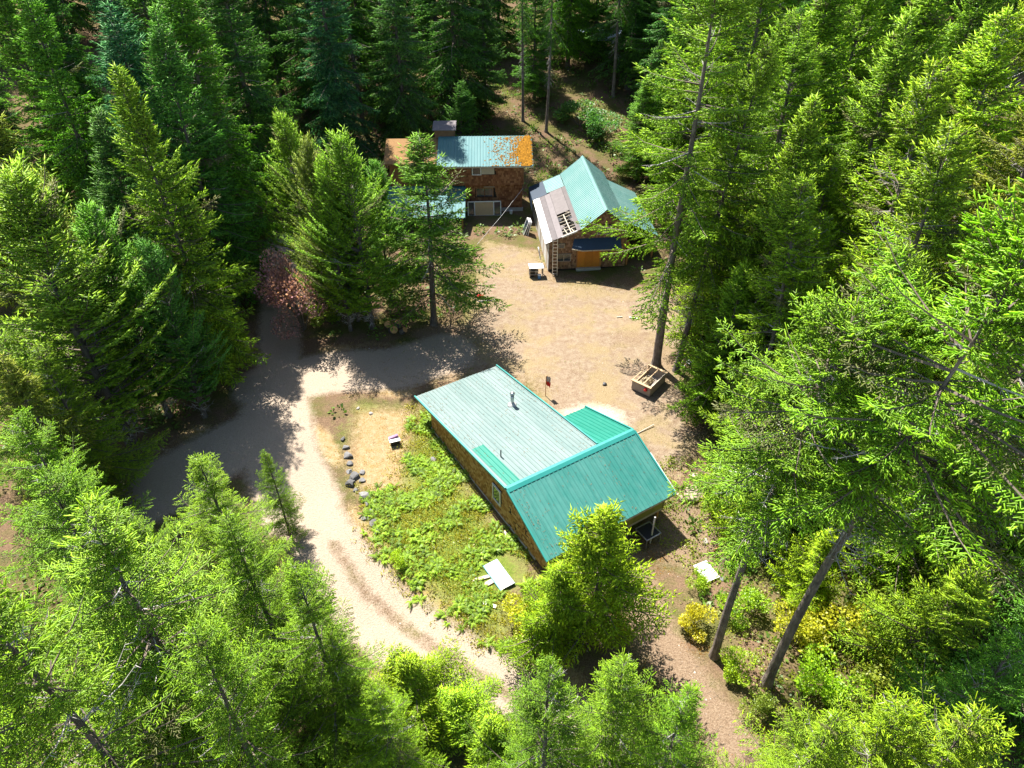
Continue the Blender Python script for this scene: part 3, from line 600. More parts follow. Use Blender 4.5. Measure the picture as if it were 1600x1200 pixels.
    if DB:
        Bd, Dd, Ld = (np.concatenate(x) for x in (DB, DD, DL)); V, F, tn = cones(Bd, Dd, Ld, np.full(len(Bd), .014), np.full((len(Bd), 3), .5), g)
        dw.add(V.tolist(), F.tolist(), .5); dw.build('dead_branches', M['deadwood'], root)['kind'] = 'stuff'
    root['h0'] = float(h); return root
def shrub(name, seed, h=2.2, R_=1.3, n=2600, leaf=.11, lobes=9, mat='leaves', stems=6, up=.3):
    g = np.random.default_rng(seed); root = empty(name, (0, 0, 0)); wd = MB(); C = []
    for k in range(lobes):
        a = g.uniform(0, 6.28); r = R_ * math.sqrt(g.uniform(0, .75)); c = np.array([r * math.cos(a), r * math.sin(a), h * g.uniform(.3, .92) * (1 - .35 * (r / R_) ** 2)]); C.append((c, g.uniform(.28, .5) * R_))
        if k < stems * 2: wd.tube([(0, 0, -.1), (c[0] * .35, c[1] * .35, c[2] * .5), tuple(c)], [.04, .025, .008], 4, False)
    wd.build('stems', M['twig'], root)['kind'] = 'stuff'
    P = []; 
    for c, r in C:
        m = n // lobes; q = unit(g.normal(size=(m, 3))); q[:, 2] = q[:, 2] * .8 + .1; P.append(c + q * r * g.uniform(.45, 1.05, (m, 1)) ** .6)
    P = np.concatenate(P); P = P[P[:, 2] > .05]; m = len(P)
    d = unit(P - np.array([0, 0, h * .35]) + g.normal(0, .5, (m, 3)) + np.array([0, 0, up])); d = unit(d + g.normal(0, .45, (m, 3)))
    nrm = unit(g.normal(0, .55, (m, 3)) + np.array([0, 0, 1.])); sd_ = unit(np.cross(d, nrm)); ln = leaf * g.uniform(.7, 1.4, (m, 1)); nn = np.cross(sd_, d)
    V = np.stack([P, P + d * ln * .5 + sd_ * ln * .34 + nn * ln * .1, P + d * ln, P + d * ln * .5 - sd_ * ln * .34 + nn * ln * .1], 1).reshape(-1, 3); o = np.arange(m)[:, None] * 4
    F = np.concatenate([o + np.array([[0, 1, 2]]), o + np.array([[0, 2, 3]])])
    tn = np.repeat(np.column_stack([g.random(m), g.random(m) ** 2, np.zeros(m)]), 4, 0)
    link('foliage', np_mesh('foliage', V, F, tn), M[mat], root)['kind'] = 'stuff'; root['h0'] = float(h); return root
K = {}
near = dict(sec=.19, sh=.074, shl=.19, shw=.0185, spindle='brush')
mid = dict(sec=.17, sh=.13, shl=.25, shw=.042)
K['near'] = [conifer('fir_tree', s, 16, .05, 4.3, .46, 5, .72, (48, -4), .22, .24, secmax=1.0, dead=.10, miss=.14, irregular=.45, hang=.1, **near) for s in (11, 12)]
K['fir'] = [conifer('fir_tree', s, 20, .06, 4.1, .36, 6, .74, (52, -8), .28, .2, dead=.04, irregular=.35, **mid) for s in (21, 22, 23)]
K['tall'] = [conifer('tall_fir_tree', s, 30, .34, 5.0, .42, 6, .55, (45, -14), .3, .22, secmax=1.1, dead=.1, deadz=.2, miss=.2, irregular=.5, r0=.42, bk='bark', bend=.5, **mid) for s in (31, 32)]
K['veteran'] = [conifer('tall_fir_tree', 35, 33, .26, 5.4, .62, 4, .45, (40, -16), .3, .22, secmax=1.2, dead=.12, deadz=.18, miss=.25, irregular=.55, r0=.34, bk='bark_pale', bend=.5, sec=.2, sh=.14, shl=.28, shw=.045)]
K['open'] = [conifer('fir_tree', 25, 17, .16, 4.2, .36, 5, .7, (50, -8), .26, .2, dead=.05, miss=.16, irregular=.35, sec=.19, sh=.14, shl=.26, shw=.04)]
K['pole'] = [conifer('tall_fir_tree', s, 30, .42, 3.6, .5, 5, .6, (40, -20), .4, .15, sec=.22, sh=.17, shl=.28, shw=.045, dead=.14, deadz=.24, miss=.28, irregular=.5, r0=.38, bk='bark_pale', bend=.9, hang=.25) for s in (41,)]
K['sparse'] = [conifer('sparse_fir_tree', s, 22, .16, 4.4, .40, 6, .62, (48, -12), .28, .2, dead=.25, deadz=.06, miss=.18, irregular=.5, r0=.3, bk='bark_pale', bend=.6, dry=.08, **mid) for s in (51, 52)]
K['sparse_near'] = [conifer('sparse_fir_tree', s, 20, .54, 4.2, .34, 5, .42, (46, -10), .28, .2, dead=.16, deadz=.42, miss=.12, irregular=.5, r0=.22, bk='bark_pale', bend=.6, dry=.06, secmax=.95, sec=.2, sh=.09, shl=.22, shw=.0225, spindle='brush') for s in (55,)]
K['young'] = [conifer('young_fir_tree', s, 8, .04, 2.6, .24, 6, .72, (55, 2), .2, .2, sec=.13, secmax=.7, sh=.1, shl=.19, shw=.029, dead=0, miss=.14, r0=.12, irregular=.6, dry=0) for s in (61, 62)]
K['pine'] = [conifer('bushy_pine_tree', s, 13, .1, 3.2, .30, 6, .5, (62, 22), .0, .25, sec=.15, secmax=.7, sh=.11, shl=.2, shw=.03, dead=.08, deadz=.05, miss=.12, r0=.16, irregular=.45, seca=48, hang=-.12) for s in (71, 72)]
K['hemlock'] = [conifer('dark_conifer_tree', s, 26, .08, 4.8, .44, 6, .68, (40, -18), .4, .12, sec=.2, secmax=1.1, sh=.17, shl=.32, shw=.052, dead=.05, miss=.12, r0=.34, hang=.3, irregular=.35) for s in (81, 82)]
K['dead'] = [conifer('dead_tree', 91, 15, .2, 3.0, .4, 6, .6, (40, -10), .3, .1, dead=.72, deadz=.1, miss=0, r0=.2, bk='bark_pale', dry=1.0, irregular=.4, bend=.6)]
K['shrub'] = [shrub('leafy_shrub', s) for s in (101, 102, 103)]
K['plum'] = [shrub('purple_plum_tree', 105, 4.2, 2.0, 4200, .12, 13)]
USED = set(); COUNT = {}
TINT = {'fresh': (.200, .355, .020), 'lime': (.265, .425, .018), 'mid': (.125, .295, .026), 'green': (.100, .260, .036), 'deep': (.080, .215, .046), 'blue': (.070, .215, .088), 'olive': (.195, .265, .032),
        'gold': (.38, .40, .028), 'purple': (.40, .235, .27), 'grey': (.16, .16, .10)}
def tree(kind, x, y, h, label, tint='mid', rs=1.0, group=None, cat='tree', lean=(0, 0), var=None):
    protos = K[kind]; c = COUNT[kind] = COUNT.get(kind, -1) + 1; p = protos[(c if var is None else var) % len(protos)]
    if p.name in USED: o = copy_tree(p)
    else: USED.add(p.name); o = p
    s = h / p['h0']; q = rs * (s ** .75); o.location = (x, y, hz1(x, y) - .05); o.scale = (q, q, s)
    rz = random.uniform(0, 6.28); o.rotation_euler = (Matrix.Rotation(R(lean[0]), 3, 'Y') @ Matrix.Rotation(R(-lean[1]), 3, 'X') @ Matrix.Rotation(rz, 3, 'Z')).to_euler()
    t = np.array(TINT[tint]) * random.uniform(.88, 1.12) * np.array([random.uniform(.92, 1.1), 1, random.uniform(.85, 1.2)])
    for ch in o.children:
        if ch.name.split('.')[0] in ('crown', 'foliage'): ch.color = (*t, 1)
    if group: o['group'] = group
    return tag(o, label, cat)
# --- lone trees round the clearing
tree('open', -6.65, 50.31, 16.3, 'lone bright green fir with bare lower trunk in front of the cabin', 'mid', 1.35, var=0)
tree('pine', -10.74, 53.97, 12.5, 'green bushy tree in front of the low lean-to roof', 'mid', .9)
tree('pine', -11.77, 49.54, 16.1, 'yellow-green bushy tree beside the log rounds, left of the lone fir', 'fresh', 1.1)
tree('pine', -13.16, 50.70, 13.6, 'slimmer yellow-green tree tucked behind the log rounds', 'lime', .8)
tree('pine', -18.25, 56.49, 15.1, 'yellow-green bushy tree rising behind the purple-leaved tree', 'fresh', .95)
tree('pine', -15.09, 53.75, 13.3, 'olive bushy tree between the purple-leaved tree and the lone fir', 'olive', .9)
tree('pine', -14.91, 50.70, 15.2, 'olive tree right behind the purple-leaved tree', 'olive', .85)
tree('pine', -13.56, 49.25, 14.6, 'shaded tree left of the log rounds', 'fresh', .8)
tree('plum', -17.50, 49.54, 7.6, 'small purple-leaved tree beside the shaded road', 'purple', 1.0)
tree('veteran', 11.31, 44.22, 30.2, 'tall fir with long bare trunk standing at the wooden crate', 'fresh', 1.1, var=0, lean=(-1.2, 0))
tree('tall', 12.76, 43.57, 23.9, 'leaning fir right behind the wooden crate, trunk tilting right', 'fresh', .7, lean=(4.5, 0), var=1)
tree('young', 4.11, 20.56, 10.6, 'bright green young fir in front of the green roof eave', 'lime', 1.0)
tree('young', 2.17, 20.20, 7.0, 'short bushy young fir at the road side of the house front', 'lime', 1.0)
tree('sparse_near', 10.45, 19.66, 21.3, 'fir with slender bare lower trunk beside the needle-covered footpath', 'fresh', 1.0, var=0)
tree('sparse_near', 12.65, 18.04, 25.5, 'fir with thick leaning bare trunk above the yellow-green shrubs', 'fresh', .95, lean=(2, 0), var=1)
tree('dead', 22.80, 23.31, 13.7, 'grey dead conifer with bare twigs at the right edge', 'grey', 1.1, lean=(5, 0))
# --- left side
tree('fir', -22.32, 42.93, 22.9, 'big pale green fir with pointed top left of the road junction', 'fresh', .95, var=1)
tree('pine', -26.35, 35.65, 18.8, 'broad yellow-green tree at the left edge above the side track', 'fresh', 1.5)
tree('pine', -24.69, 38.32, 15.9, 'dark twiggy pine between the broad yellow-green tree and the big pale fir', 'mid', 1.1)
tree('pine', -22.15, 38.32, 13.8, 'shaded pine at the track edge below the big pale fir', 'green', .9)
tree('hemlock', -25.64, 28.73, 13.0, 'drooping yellow-tipped conifer cut by the left edge, mid height', 'olive', 1.0)
tree('fir', -27.5, 47.5, 19, 'dark fir directly behind the big pale fir', 'deep', 1.1)
LEFT = [(-29, 41, 17, 'olive', 'pine'), (-35, 47, 20, 'olive', 'hemlock'), (-28.5, 55, 24, 'blue', 'hemlock'), (-24.3, 53.2, 24, 'green', 'fir'), (-25, 58.5, 26, 'mid', 'hemlock'), (-35, 57, 25, 'mid', 'hemlock'), (-43, 54, 24, 'olive', 'fir'), (-27, 63, 25, 'deep', 'fir'),
        (-34, 66, 26, 'blue', 'hemlock'), (-42, 65, 26, 'mid', 'fir'), (-51, 63, 25, 'green', 'hemlock'), (-26, 72, 26, 'deep', 'hemlock'), (-35, 75, 28, 'green', 'fir'), (-45, 75, 27, 'deep', 'hemlock'), (-56, 74, 27, 'green', 'fir')]
ORD = ['first', 'second', 'third', 'fourth', 'fifth', 'sixth', 'seventh', 'eighth', 'ninth', 'tenth', 'eleventh', 'twelfth', 'thirteenth', 'fourteenth', 'fifteenth', 'sixteenth', 'seventeenth', 'eighteenth', 'nineteenth', 'twentieth'] + ['%d%s' % (k, {1: 'st', 2: 'nd', 3: 'rd'}.get(k % 10, 'th')) for k in range(21, 60)]
WORD = {'deep': 'dark', 'blue': 'blue-green', 'mid': 'mid green', 'olive': 'olive green', 'green': 'green', 'fresh': 'fresh green', 'lime': 'bright green', 'grey': 'greyish'}
def stand(rows, where, group):
    for i, (x, y, h, t, k) in enumerate(sorted(rows, key=lambda r: r[0] / r[1])):
        tree(k, x, y, h, '%s conifer %s, %s from the left' % (WORD[t], where, ORD[i]), t, random.uniform(.9, 1.15), group)
stand(LEFT, 'in the wood left of the road', 'conifers in the left wood')
# --- behind the cabin
tree('pole', -3.38, 94.98, 23.9, 'pale bare trunk fir with drooping grey branches behind the cabin roof', 'deep', .8)
tree('pole', 1.42, 93.02, 24.6, 'straight pale trunk rising just behind the mossy roof corner', 'deep', .6)
tree('pole', 4.32, 90.13, 25.1, 'pale trunk tilting right between cabin and barn roofs', 'deep', .6, lean=(2, 0))
tree('pole', 13.67, 99.17, 23.1, 'pale trunk in front of the blue and white tarp', 'green', .8)
tree('pole', -18.62, 89.80, 25.8, 'dark leaning trunk left of the cabin', 'deep', 1.0, lean=(-3, 0))
FAR = [(x, 116 + 9 * math.sin(x), 28, ('green', 'deep', 'mid')[i % 3], ('fir', 'hemlock')[i % 2]) for i, x in enumerate(range(-96, 110, 6)) if not -2 < x < 12]
BACK = [(-19, 80, 27, 'blue', 'hemlock'), (-12.5, 83, 26, 'deep', 'hemlock'), (-15, 91, 28, 'green', 'fir'), (-7, 91, 27, 'deep', 'hemlock'), (-23, 88, 28, 'deep', 'hemlock'), (-31, 86, 28, 'green', 'fir'), (-40, 86, 29, 'deep', 'hemlock'), (-51, 85, 29, 'green', 'hemlock'), (-62, 85, 29, 'deep', 'fir'),
        (-10, 101, 28, 'deep', 'fir'), (-20, 101, 29, 'green', 'hemlock'), (-31, 99, 29, 'deep', 'hemlock'), (-2, 112, 28, 'green', 'fir'), (19, 97, 26, 'green', 'fir'), (19, 88, 27, 'deep', 'hemlock'), (16, 102, 28, 'deep', 'hemlock'), (26, 92, 28, 'mid', 'fir'), (35, 90, 28, 'green', 'hemlock'), (45, 90, 28, 'mid', 'fir'), (57, 90, 28, 'green', 'hemlock'), (7, 122, 28, 'green', 'fir'), (24, 104, 28, 'green', 'hemlock'), (3, 99, 18, 'green', 'fir'), (16.5, 85, 13, 'green', 'fir'), (14.5, 80, 12, 'mid', 'fir'), (-6, 84, 9, 'green', 'young'), (8, 108, 24, 'mid', 'hemlock'), (-3.5, 95, 15, 'deep', 'fir')]
stand(BACK, 'in the dark wood behind the cabins', 'conifers in the back wood')
stand(FAR, 'in the farthest row at the top edge', 'conifers in the farthest row')
# --- right side: brighter tints put sunlight into the crown colours
RIGHT = [(20.5, 23.5, 17, 'fresh', 'sparse'), (25, 28, 20, 'fresh', 'sparse'), (18, 30, 18, 'fresh', 'sparse'), (16.5, 36.5, 19, 'lime', 'sparse'), (22, 36, 22, 'fresh', 'sparse'), (28, 35, 21, 'olive', 'sparse'), (17.5, 43, 21, 'fresh', 'fir'), (24, 43, 23, 'fresh', 'sparse'), (31, 42, 23, 'olive', 'sparse'),
         (18.5, 50, 24, 'fresh', 'tall'), (26, 51, 24, 'fresh', 'fir'), (33, 50, 24, 'lime', 'sparse'), (41, 47, 23, 'olive', 'fir'), (18.5, 59, 27, 'fresh', 'tall'), (24, 60, 26, 'fresh', 'fir'), (31, 59, 26, 'fresh', 'fir'), (39, 58, 25, 'lime', 'sparse'), (48, 56, 25, 'fresh', 'fir'), (17.5, 69, 27, 'fresh', 'fir'), (23, 70, 27, 'mid', 'tall'), (31, 69, 27, 'fresh', 'fir'), (40, 68, 26, 'fresh', 'fir'), (50, 67, 26, 'fresh', 'hemlock'), (18, 79, 27, 'mid', 'hemlock'), (27, 80, 28, 'fresh', 'fir'), (36, 79, 27, 'fresh', 'fir'), (47, 78, 27, 'fresh', 'fir'), (59, 77, 27, 'fresh', 'hemlock'), (35, 30, 18, 'olive', 'sparse'), (27, 20.5, 14, 'mid', 'sparse'), (23.5, 17, 12, 'mid', 'young'), (19.5, 18.5, 9, 'fresh', 'young'),
         (14.5, 27.5, 9, 'lime', 'young'), (16, 33, 11, 'fresh', 'young'), (20, 33, 14, 'lime', 'fir'), (14.5, 39.5, 12, 'fresh', 'young'), (19.5, 39.5, 15, 'lime', 'sparse'), (25.5, 39, 16, 'fresh', 'fir'), (15.5, 46.5, 14, 'lime', 'fir'), (21.5, 46.5, 16, 'fresh', 'sparse'), (29, 46, 18, 'lime', 'fir'), (21, 28.5, 13, 'lime', 'fir'), (28, 25, 13, 'fresh', 'fir'), (22.5, 24, 11, 'fresh', 'young'), (31, 31, 15, 'lime', 'fir'), (16, 23, 6, 'lime', 'young'), (36.5, 42, 20, 'fresh', 'fir'), (17, 53.5, 16, 'fresh', 'fir'), (22, 54, 19, 'lime', 'fir')]
stand(RIGHT, 'in the wood on the right', 'conifers in the right wood')
# --- foreground
for x, y, h, lab in ((-25.5, 30.5, 12, 'fir at the left edge below the side track, upper of two'), (-22.5, 24, 13, 'fir at the left edge below the side track, lower of two'), (-30, 33, 14, 'fir at the left edge behind the side track end'), (-27.5, 20, 15, 'fir at the left edge above the bottom corner'), (-25, 27, 8, 'short fir at the left edge between the two below the track')):
    tree('near', x, y, h, lab, 'fresh', 1.0, var=int(x) % 2)
tree('near', -15.26, 24.28, 10.0, 'fir with a sharp pale tip over the side track', 'fresh', 1.1, var=0)
tree('near', -13.48, 27.71, 7.0, 'slim fir tip beside the road bend, right of the pale-tipped fir', 'fresh', .62, var=1)
tree('near', -14.03, 15.52, 16.0, 'large fir filling the lower left corner, crown darkest at its right', 'fresh', 1.25, var=0)
tree('near', -17.46, 18.06, 15.0, 'fir at the left edge just above the lower left giant', 'fresh', 1.0, var=1)
tree('near', -17.02, 20.70, 10.0, 'fir tip left of the pale-tipped fir by the side track', 'fresh', .9, var=0)
tree('near', -10.83, 18.11, 13.0, 'fir between the lower left giant and the road bend', 'fresh', .9, var=1)
tree('near', -7.91, 15.73, 13.0, 'fir at the road edge below the slim fir tip', 'fresh', .85, var=0)
tree('near', -13.86, 10.84, 19.0, 'fir cut by the left edge near the bottom corner', 'fresh', 1.0, var=1)
tree('near', -10.23, 12.43, 14.0, 'fir at the bottom edge right of the lower left giant', 'fresh', .9, var=1)
tree('near', -6.94, 15.12, 9.0, 'small fir leaning to the road at the lower bend', 'fresh', .62, var=0)
tree('near', -5.10, 13.59, 8.0, 'bright fir crown at the bottom edge left of the road', 'lime', .9, var=1)
tree('young', -4.51, 16.76, 5.0, 'young fir at the lower road edge, leftmost of the roadside saplings', 'lime', 1.3)
tree('young', -2.47, 15.68, 4.0, 'young fir at the lower road edge, middle of the roadside saplings', 'lime', 1.35)
tree('young', -0.68, 14.42, 4.0, 'young fir at the lower road edge, rightmost of the roadside saplings', 'lime', 1.35)
tree('near', 1.32, 11.99, 13.0, 'fir top at the bottom centre, left of the pair', 'fresh', .85, var=0)
tree('near', 3.77, 12.07, 13.0, 'fir top at the bottom centre, right of the pair', 'fresh', .85, var=1)
tree('near', 5.63, 11.39, 12.0, 'fir top at the bottom edge beside the footpath', 'fresh', .8, var=0)
tree('near', 9.56, 10.28, 13.0, 'bright fir crown at the bottom edge right of the footpath', 'lime', .85, var=1)
tree('near', 11.27, 10.17, 14.0, 'bright fir crown at the bottom edge, middle of the lower right row', 'lime', .9, var=0)
tree('near', 12.55, 9.48, 15.0, 'bright fir crown in the lower right corner', 'lime', .9, var=1)
tree('near', 16.11, 12.54, 14.0, 'shaded fir at the right edge above the lower right corner', 'mid', .9, var=0)
# --- shrubs
SH = [((1.19, 21.13), 2.2, 1.2, 'gold', 'yellow-green shrub at the road end of the house front'), ((10.55, 24.36), 1.2, .9, 'lime', 'low shrub beside the white board'), ((9.79, 21.51), 1.8, 1.0, 'gold', 'yellow-green shrub left of the slender bare trunk'),
      ((12.52, 22.09), 1.9, 1.1, 'lime', 'leafy shrub right of the slender bare trunk'), ((11.28, 18.44), 1.6, 1.0, 'lime', 'leafy shrub between the two bare trunks'), ((14.83, 20.56), 2.4, 1.2, 'gold', 'yellow shrub right of the thick leaning trunk'), ((16.85, 20.56), 2.6, 1.3, 'gold', 'tall yellow shrub, rightmost of the yellow clump'),
      ((15.56, 17.77), 2.2, 1.3, 'lime', 'green shrub below the yellow clump'), ((11.72, 16.49), 1.5, 1.0, 'olive', 'olive shrub at the footpath edge near the bottom'), ((18.17, 18.78), 2.5, 1.4, 'olive', 'shaded shrub right of the yellow clump'), ((12.87, 29.85), 1.2, .9, 'lime', 'low shrub beside the brown boulder'), ((13.48, 25.92), 1.6, 1.0, 'fresh', 'leafy shrub right of the white board'),
      ((20.54, 21.32), 3, 1.5, 'olive', 'large shaded shrub under the dead conifer'), ((-4.94, 113.38), 2.0, 1.5, 'deep', 'dark shrub at the foot of the drooping pale trunk fir'), ((3.42, 111.81), 4.0, 2.0, 'green', 'rounded dark green shrub behind the two pale trunks'), ((8.78, 91.83), 3.0, 1.8, 'deep', 'dark shrub behind the barn ridge'), ((11.38, 88.50), 3.2, 1.8, 'deep', 'dark shrub right of the barn ridge'), ((-10.66, 94.15), 2.0, 1.3, 'deep', 'dark shrub behind the cabin roof'), ((-6.68, 25.46), .9, .9, 'lime', 'low shrub at the lower end of the rock edging'), ((-15.90, 50.70), 2.2, 1.4, 'olive', 'olive shrub under the bushy yellow-green trees')]
for (p, h, rs, t, lab) in SH: tree('shrub', p[0], p[1], h, lab, t, rs, 'leafy shrubs', 'shrub')
for ps in K.values():
    for p in ps:
        if p.name not in USED:
            for ch in list(p.children): bpy.data.objects.remove(ch)
            bpy.data.objects.remove(p)

# ------------------------------------------------------------------ ground cover
def scatter(n, box, keep, seed):
    g = np.random.default_rng(seed); P = np.column_stack([g.uniform(box[0], box[1], n), g.uniform(box[2], box[3], n)]); pr = keep(P); return P[g.random(n) < pr]
def blades(name, P, seed, hgt=.22, nb=6, wd=.018, spread=.12, tint=(.3, .22, .08), label='', cat='grass', lean=.6):
    g = np.random.default_rng(seed); m = len(P) * nb; B = np.repeat(P, nb, 0) + g.normal(0, spread, (m, 2)); z = hz(B); B3 = np.column_stack([B, z - .02])
    d = unit(np.column_stack([g.normal(0, lean, (m, 2)), np.ones(m)])); L = hgt * g.uniform(.4, 1.3, m)
    s = unit(np.cross(d, g.normal(size=(m, 3)))) * wd; V = np.stack([B3 - s, B3 + s, B3 + d * L[:, None]], 1).reshape(-1, 3)
    o = link(name, np_mesh(name, V, np.arange(3 * m).reshape(-1, 3), np.repeat(np.column_stack([g.random(m), g.random(m) * .6, np.zeros(m)]), 3, 0)), M['leaves'])
    o.color = (*tint, 1); return tag(o, label, cat, kind='stuff')
def ferns(name, P, seed, size=.8, tint=(.17, .26, .03), label='', cat='fern', nf=8, npin=8):
    g = np.random.default_rng(seed); n = len(P); zz = hz(P); V = []; T = []
    ph = g.uniform(0, 6.28, (n, nf)); s = size * g.uniform(.55, 1.25, (n, 1)) * g.uniform(.7, 1.15, (n, nf)); el = g.uniform(.5, 1.15, (n, nf)); tv = g.random((n, 1)) * .6 + g.random((n, nf)) * .4
    t = (np.arange(npin) + .6) / npin; t = t[None, None, :]
    rx, ry = np.cos(ph)[..., None], np.sin(ph)[..., None]; S = s[..., None]; E = el[..., None]
    hor = S * t * np.cos(E); ver = S * (t * np.sin(E) * 1.05 - .55 * t ** 2)
    bx = P[:, 0, None, None] + rx * hor; by = P[:, 1, None, None] + ry * hor; bz = zz[:, None, None] + ver + .03
    for sd in (-1, 1):
        w_ = S * .27 * (1.05 - t) ** .8 * (.35 + t * 1.6).clip(0, 1); ex = bx + (-ry * sd) * w_ + rx * S * .07; ey = by + (rx * sd) * w_ + ry * S * .07; ez = bz - .1 * w_ - .02
        fx = bx + rx * S * .11; fy = by + ry * S * .11
        V.append(np.stack([np.stack([bx, by, bz], -1), np.stack([ex, ey, ez], -1), np.stack([fx, fy, bz + .01], -1)], -2).reshape(-1, 3)); T.append(np.repeat(np.broadcast_to(tv[..., None], bx.shape).ravel(), 3))
    V = np.concatenate(V); T = np.concatenate(T); F = np.arange(len(V)).reshape(-1, 3)
    o = link(name, np_mesh(name, V, F, np.column_stack([T, T * .8, np.zeros(len(T))])), M['leaves']); o.color = (*tint, 1); return tag(o, label, cat, kind='stuff')
def clumps(name, P, seed, r=.5, nl=22, leaf=.16, tint=(.1, .16, .03), label='', cat='undergrowth', up=.5):
    g = np.random.default_rng(seed); m = len(P) * nl; sc = np.repeat(g.uniform(.5, 1.4, len(P)), nl); q = unit(g.normal(size=(m, 3))); q[:, 2] = np.abs(q[:, 2]) * .9
    B = np.repeat(np.column_stack([P, hz(P)]), nl, 0) + q * (r * sc * g.uniform(.3, 1, m) ** .5)[:, None]
    d = unit(q + g.normal(0, .6, (m, 3))); nr = unit(g.normal(0, .6, (m, 3)) + np.array([0, 0, 1.])); sd_ = unit(np.cross(d, nr)); ln = (leaf * g.uniform(.6, 1.4, m))[:, None]
    V = np.stack([B, B + d * ln * .5 + sd_ * ln * .33, B + d * ln, B + d * ln * .5 - sd_ * ln * .33], 1).reshape(-1, 3); o_ = np.arange(m)[:, None] * 4
    F = np.concatenate([o_ + np.array([[0, 1, 2]]), o_ + np.array([[0, 2, 3]])]); tv = np.repeat(g.random(len(P)) * .6, nl) + g.random(m) * .4
    o = link(name, np_mesh(name, V, F, np.repeat(np.column_stack([tv, g.random(m) ** 2, np.zeros(m)]), 4, 0)), M['leaves']); o.color = (*tint, 1); return tag(o, label, cat, kind='stuff')
def in_house(P): l = P - HOUSE_O; a = l @ HX; b_ = l @ HY; return (a > -.15) & (a < 8.8) & (b_ < 1.7) & (b_ > -13)
def in_build(P): return in_house(P) | (np.hypot(P[:, 0] + .55, P[:, 1] - 24.9) < 1.45) | ((P[:, 0] > -13.2) & (P[:, 0] < 14) & (P[:, 1] > 58.4) & (P[:, 1] < 76) & ~((P[:, 0] < 2.4) & (P[:, 1] < 67.8)))
def patchy(P, f, s): return .5 + .5 * np.sin(P[:, 0] * f + 1.7 * np.sin(P[:, 1] * f * .8 + s)) * np.sin(P[:, 1] * f * 1.1 + 1.3 * np.sin(P[:, 0] * f * .7 - s))
free = lambda P: (~in_build(P)).astype(float)
P = scatter(9000, (-12, 6, 20, 40), lambda P: (sm(poly_sd(P, BANK) + .2, .9)) * free(P) * np.where(P[:, 1] > 29.5, .85, .5) * (patchy(P, .9, 1) > .35), 1)
ferns('fern_bank', P, 1, .58, (.19, .32, .03), 'bright green ferns on the bank between rock edging and house')
P = scatter(6000, (-12, 6, 20, 40), lambda P: sm(poly_sd(P, BANK), 1.2) * free(P) * .8, 2)
clumps('bank_weeds', P, 2, .26, 16, .09, (.27, .27, .03), 'yellow-green weeds among the ferns beside the house', 'weeds')
P = scatter(26000, (-26, 24, 14, 78), lambda P: free(P) * np.clip(np.maximum(np.exp(-((road_d(P) - .5) / .7) ** 2) * .6 * patchy(P, .5, 2), np.maximum(sm(poly_sd(P, DRY), 1) * .5, sm(np.abs(poly_sd(P, YARD)) - 1.5, 2) * .38 * patchy(P, .35, 3))), 0, 1), 3)
blades('dry_grass', P, 3, .17, 6, .016, .13, (.30, .21, .08), 'short dry golden grass along road and yard edges')
P = scatter(9000, (-12, 6, 20, 40), lambda P: sm(poly_sd(P, BANK), 1.2) * free(P) * .6 * (patchy(P, .7, 4) > .25), 14)
blades('bank_grass', P, 14, .42, 7, .014, .16, (.30, .30, .05), 'tall gold-green grass among the ferns on the bank', lean=.35)
P = scatter(9000, (-14, 3, 14, 34), lambda P: sm(seg_dist(P, STRIP) - .35, .3) * .9, 4)
blades('road_strip_grass', P, 4, .1, 5, .013, .1, (.19, .145, .065), 'brownish low grass strip between the wheel tracks')
P = scatter(6000, (-12, 22, 14, 72), lambda P: free(P) * np.clip(sm(poly_sd(P, YARD) + .6, 1) * (patchy(P, .55, 5) > .83) * .5 + np.exp(-((road_d(P) - .9) / .9) ** 2) * .25, 0, 1), 5)
blades('green_grass', P, 5, .14, 7, .016, .12, (.16, .22, .03), 'small green grass tufts in the yard and by the road')
P = scatter(12000, (-1, 16, 12, 30), lambda P: free(P) * np.clip(np.exp(-((seg_dist(P, PATH) - 1.8) / .7) ** 2) * .9, 0, 1) * (patchy(P, .6, 6) > .45), 6)
blades('orange_moss_grass', P, 6, .09, 8, .02, .13, (.40, .19, .015), 'orange dry moss and grass edging the footpath', 'moss')
P = scatter(1400, (7, 20, 12, 34), lambda P: free(P) * np.clip((seg_dist(P, PATH) - 2.2) / 1.5, 0, 1) * .75, 7)
clumps('path_weeds', P, 7, .42, 22, .12, (.21, .27, .03), 'yellow-green weeds right of the footpath', 'weeds')
def forest(P):
    d = np.minimum(road_d(P), poly_sd(P, YARD)); d = np.minimum(d, seg_dist(P, PATH) - 1.5); return free(P) * np.clip((d - 1.2) / 1.5, 0, 1) * (poly_sd(P, BANK) > 1) * (poly_sd(P, DRY) > .6)
P = scatter(7500, (-62, 62, 8, 125), lambda P: forest(P) * .6, 8)
clumps('undergrowth', P, 8, .8, 24, .26, (.10, .19, .03), 'dark green undergrowth carpeting the wood floor')
P = scatter(2200, (-40, 50, 8, 110), lambda P: forest(P) * .5 * (patchy(P, .25, 9) > .45), 9)
ferns('wood_ferns', P, 9, 1.0, (.10, .17, .03), 'ferns scattered through the wood floor', nf=7, npin=6)
g_ = np.random.default_rng(10)
P = scatter(14000, (-26, 24, 13, 72), lambda P: free(P) * np.clip(sm(road_d(P) - .3, .6) * .25 + sm(poly_sd(P, YARD), 1) * .16 + sm(seg_dist(P, PATH) - 2, 1) * .4, 0, 1), 10)
n = len(P); s = g_.uniform(.012, .04, n) * np.where(g_.random(n) < .05, 2, 1); z = hz(P); oc = np.array([(1, 0, 0), (0, 1, 0), (-1, 0, 0), (0, -1, 0), (0, 0, .7)])
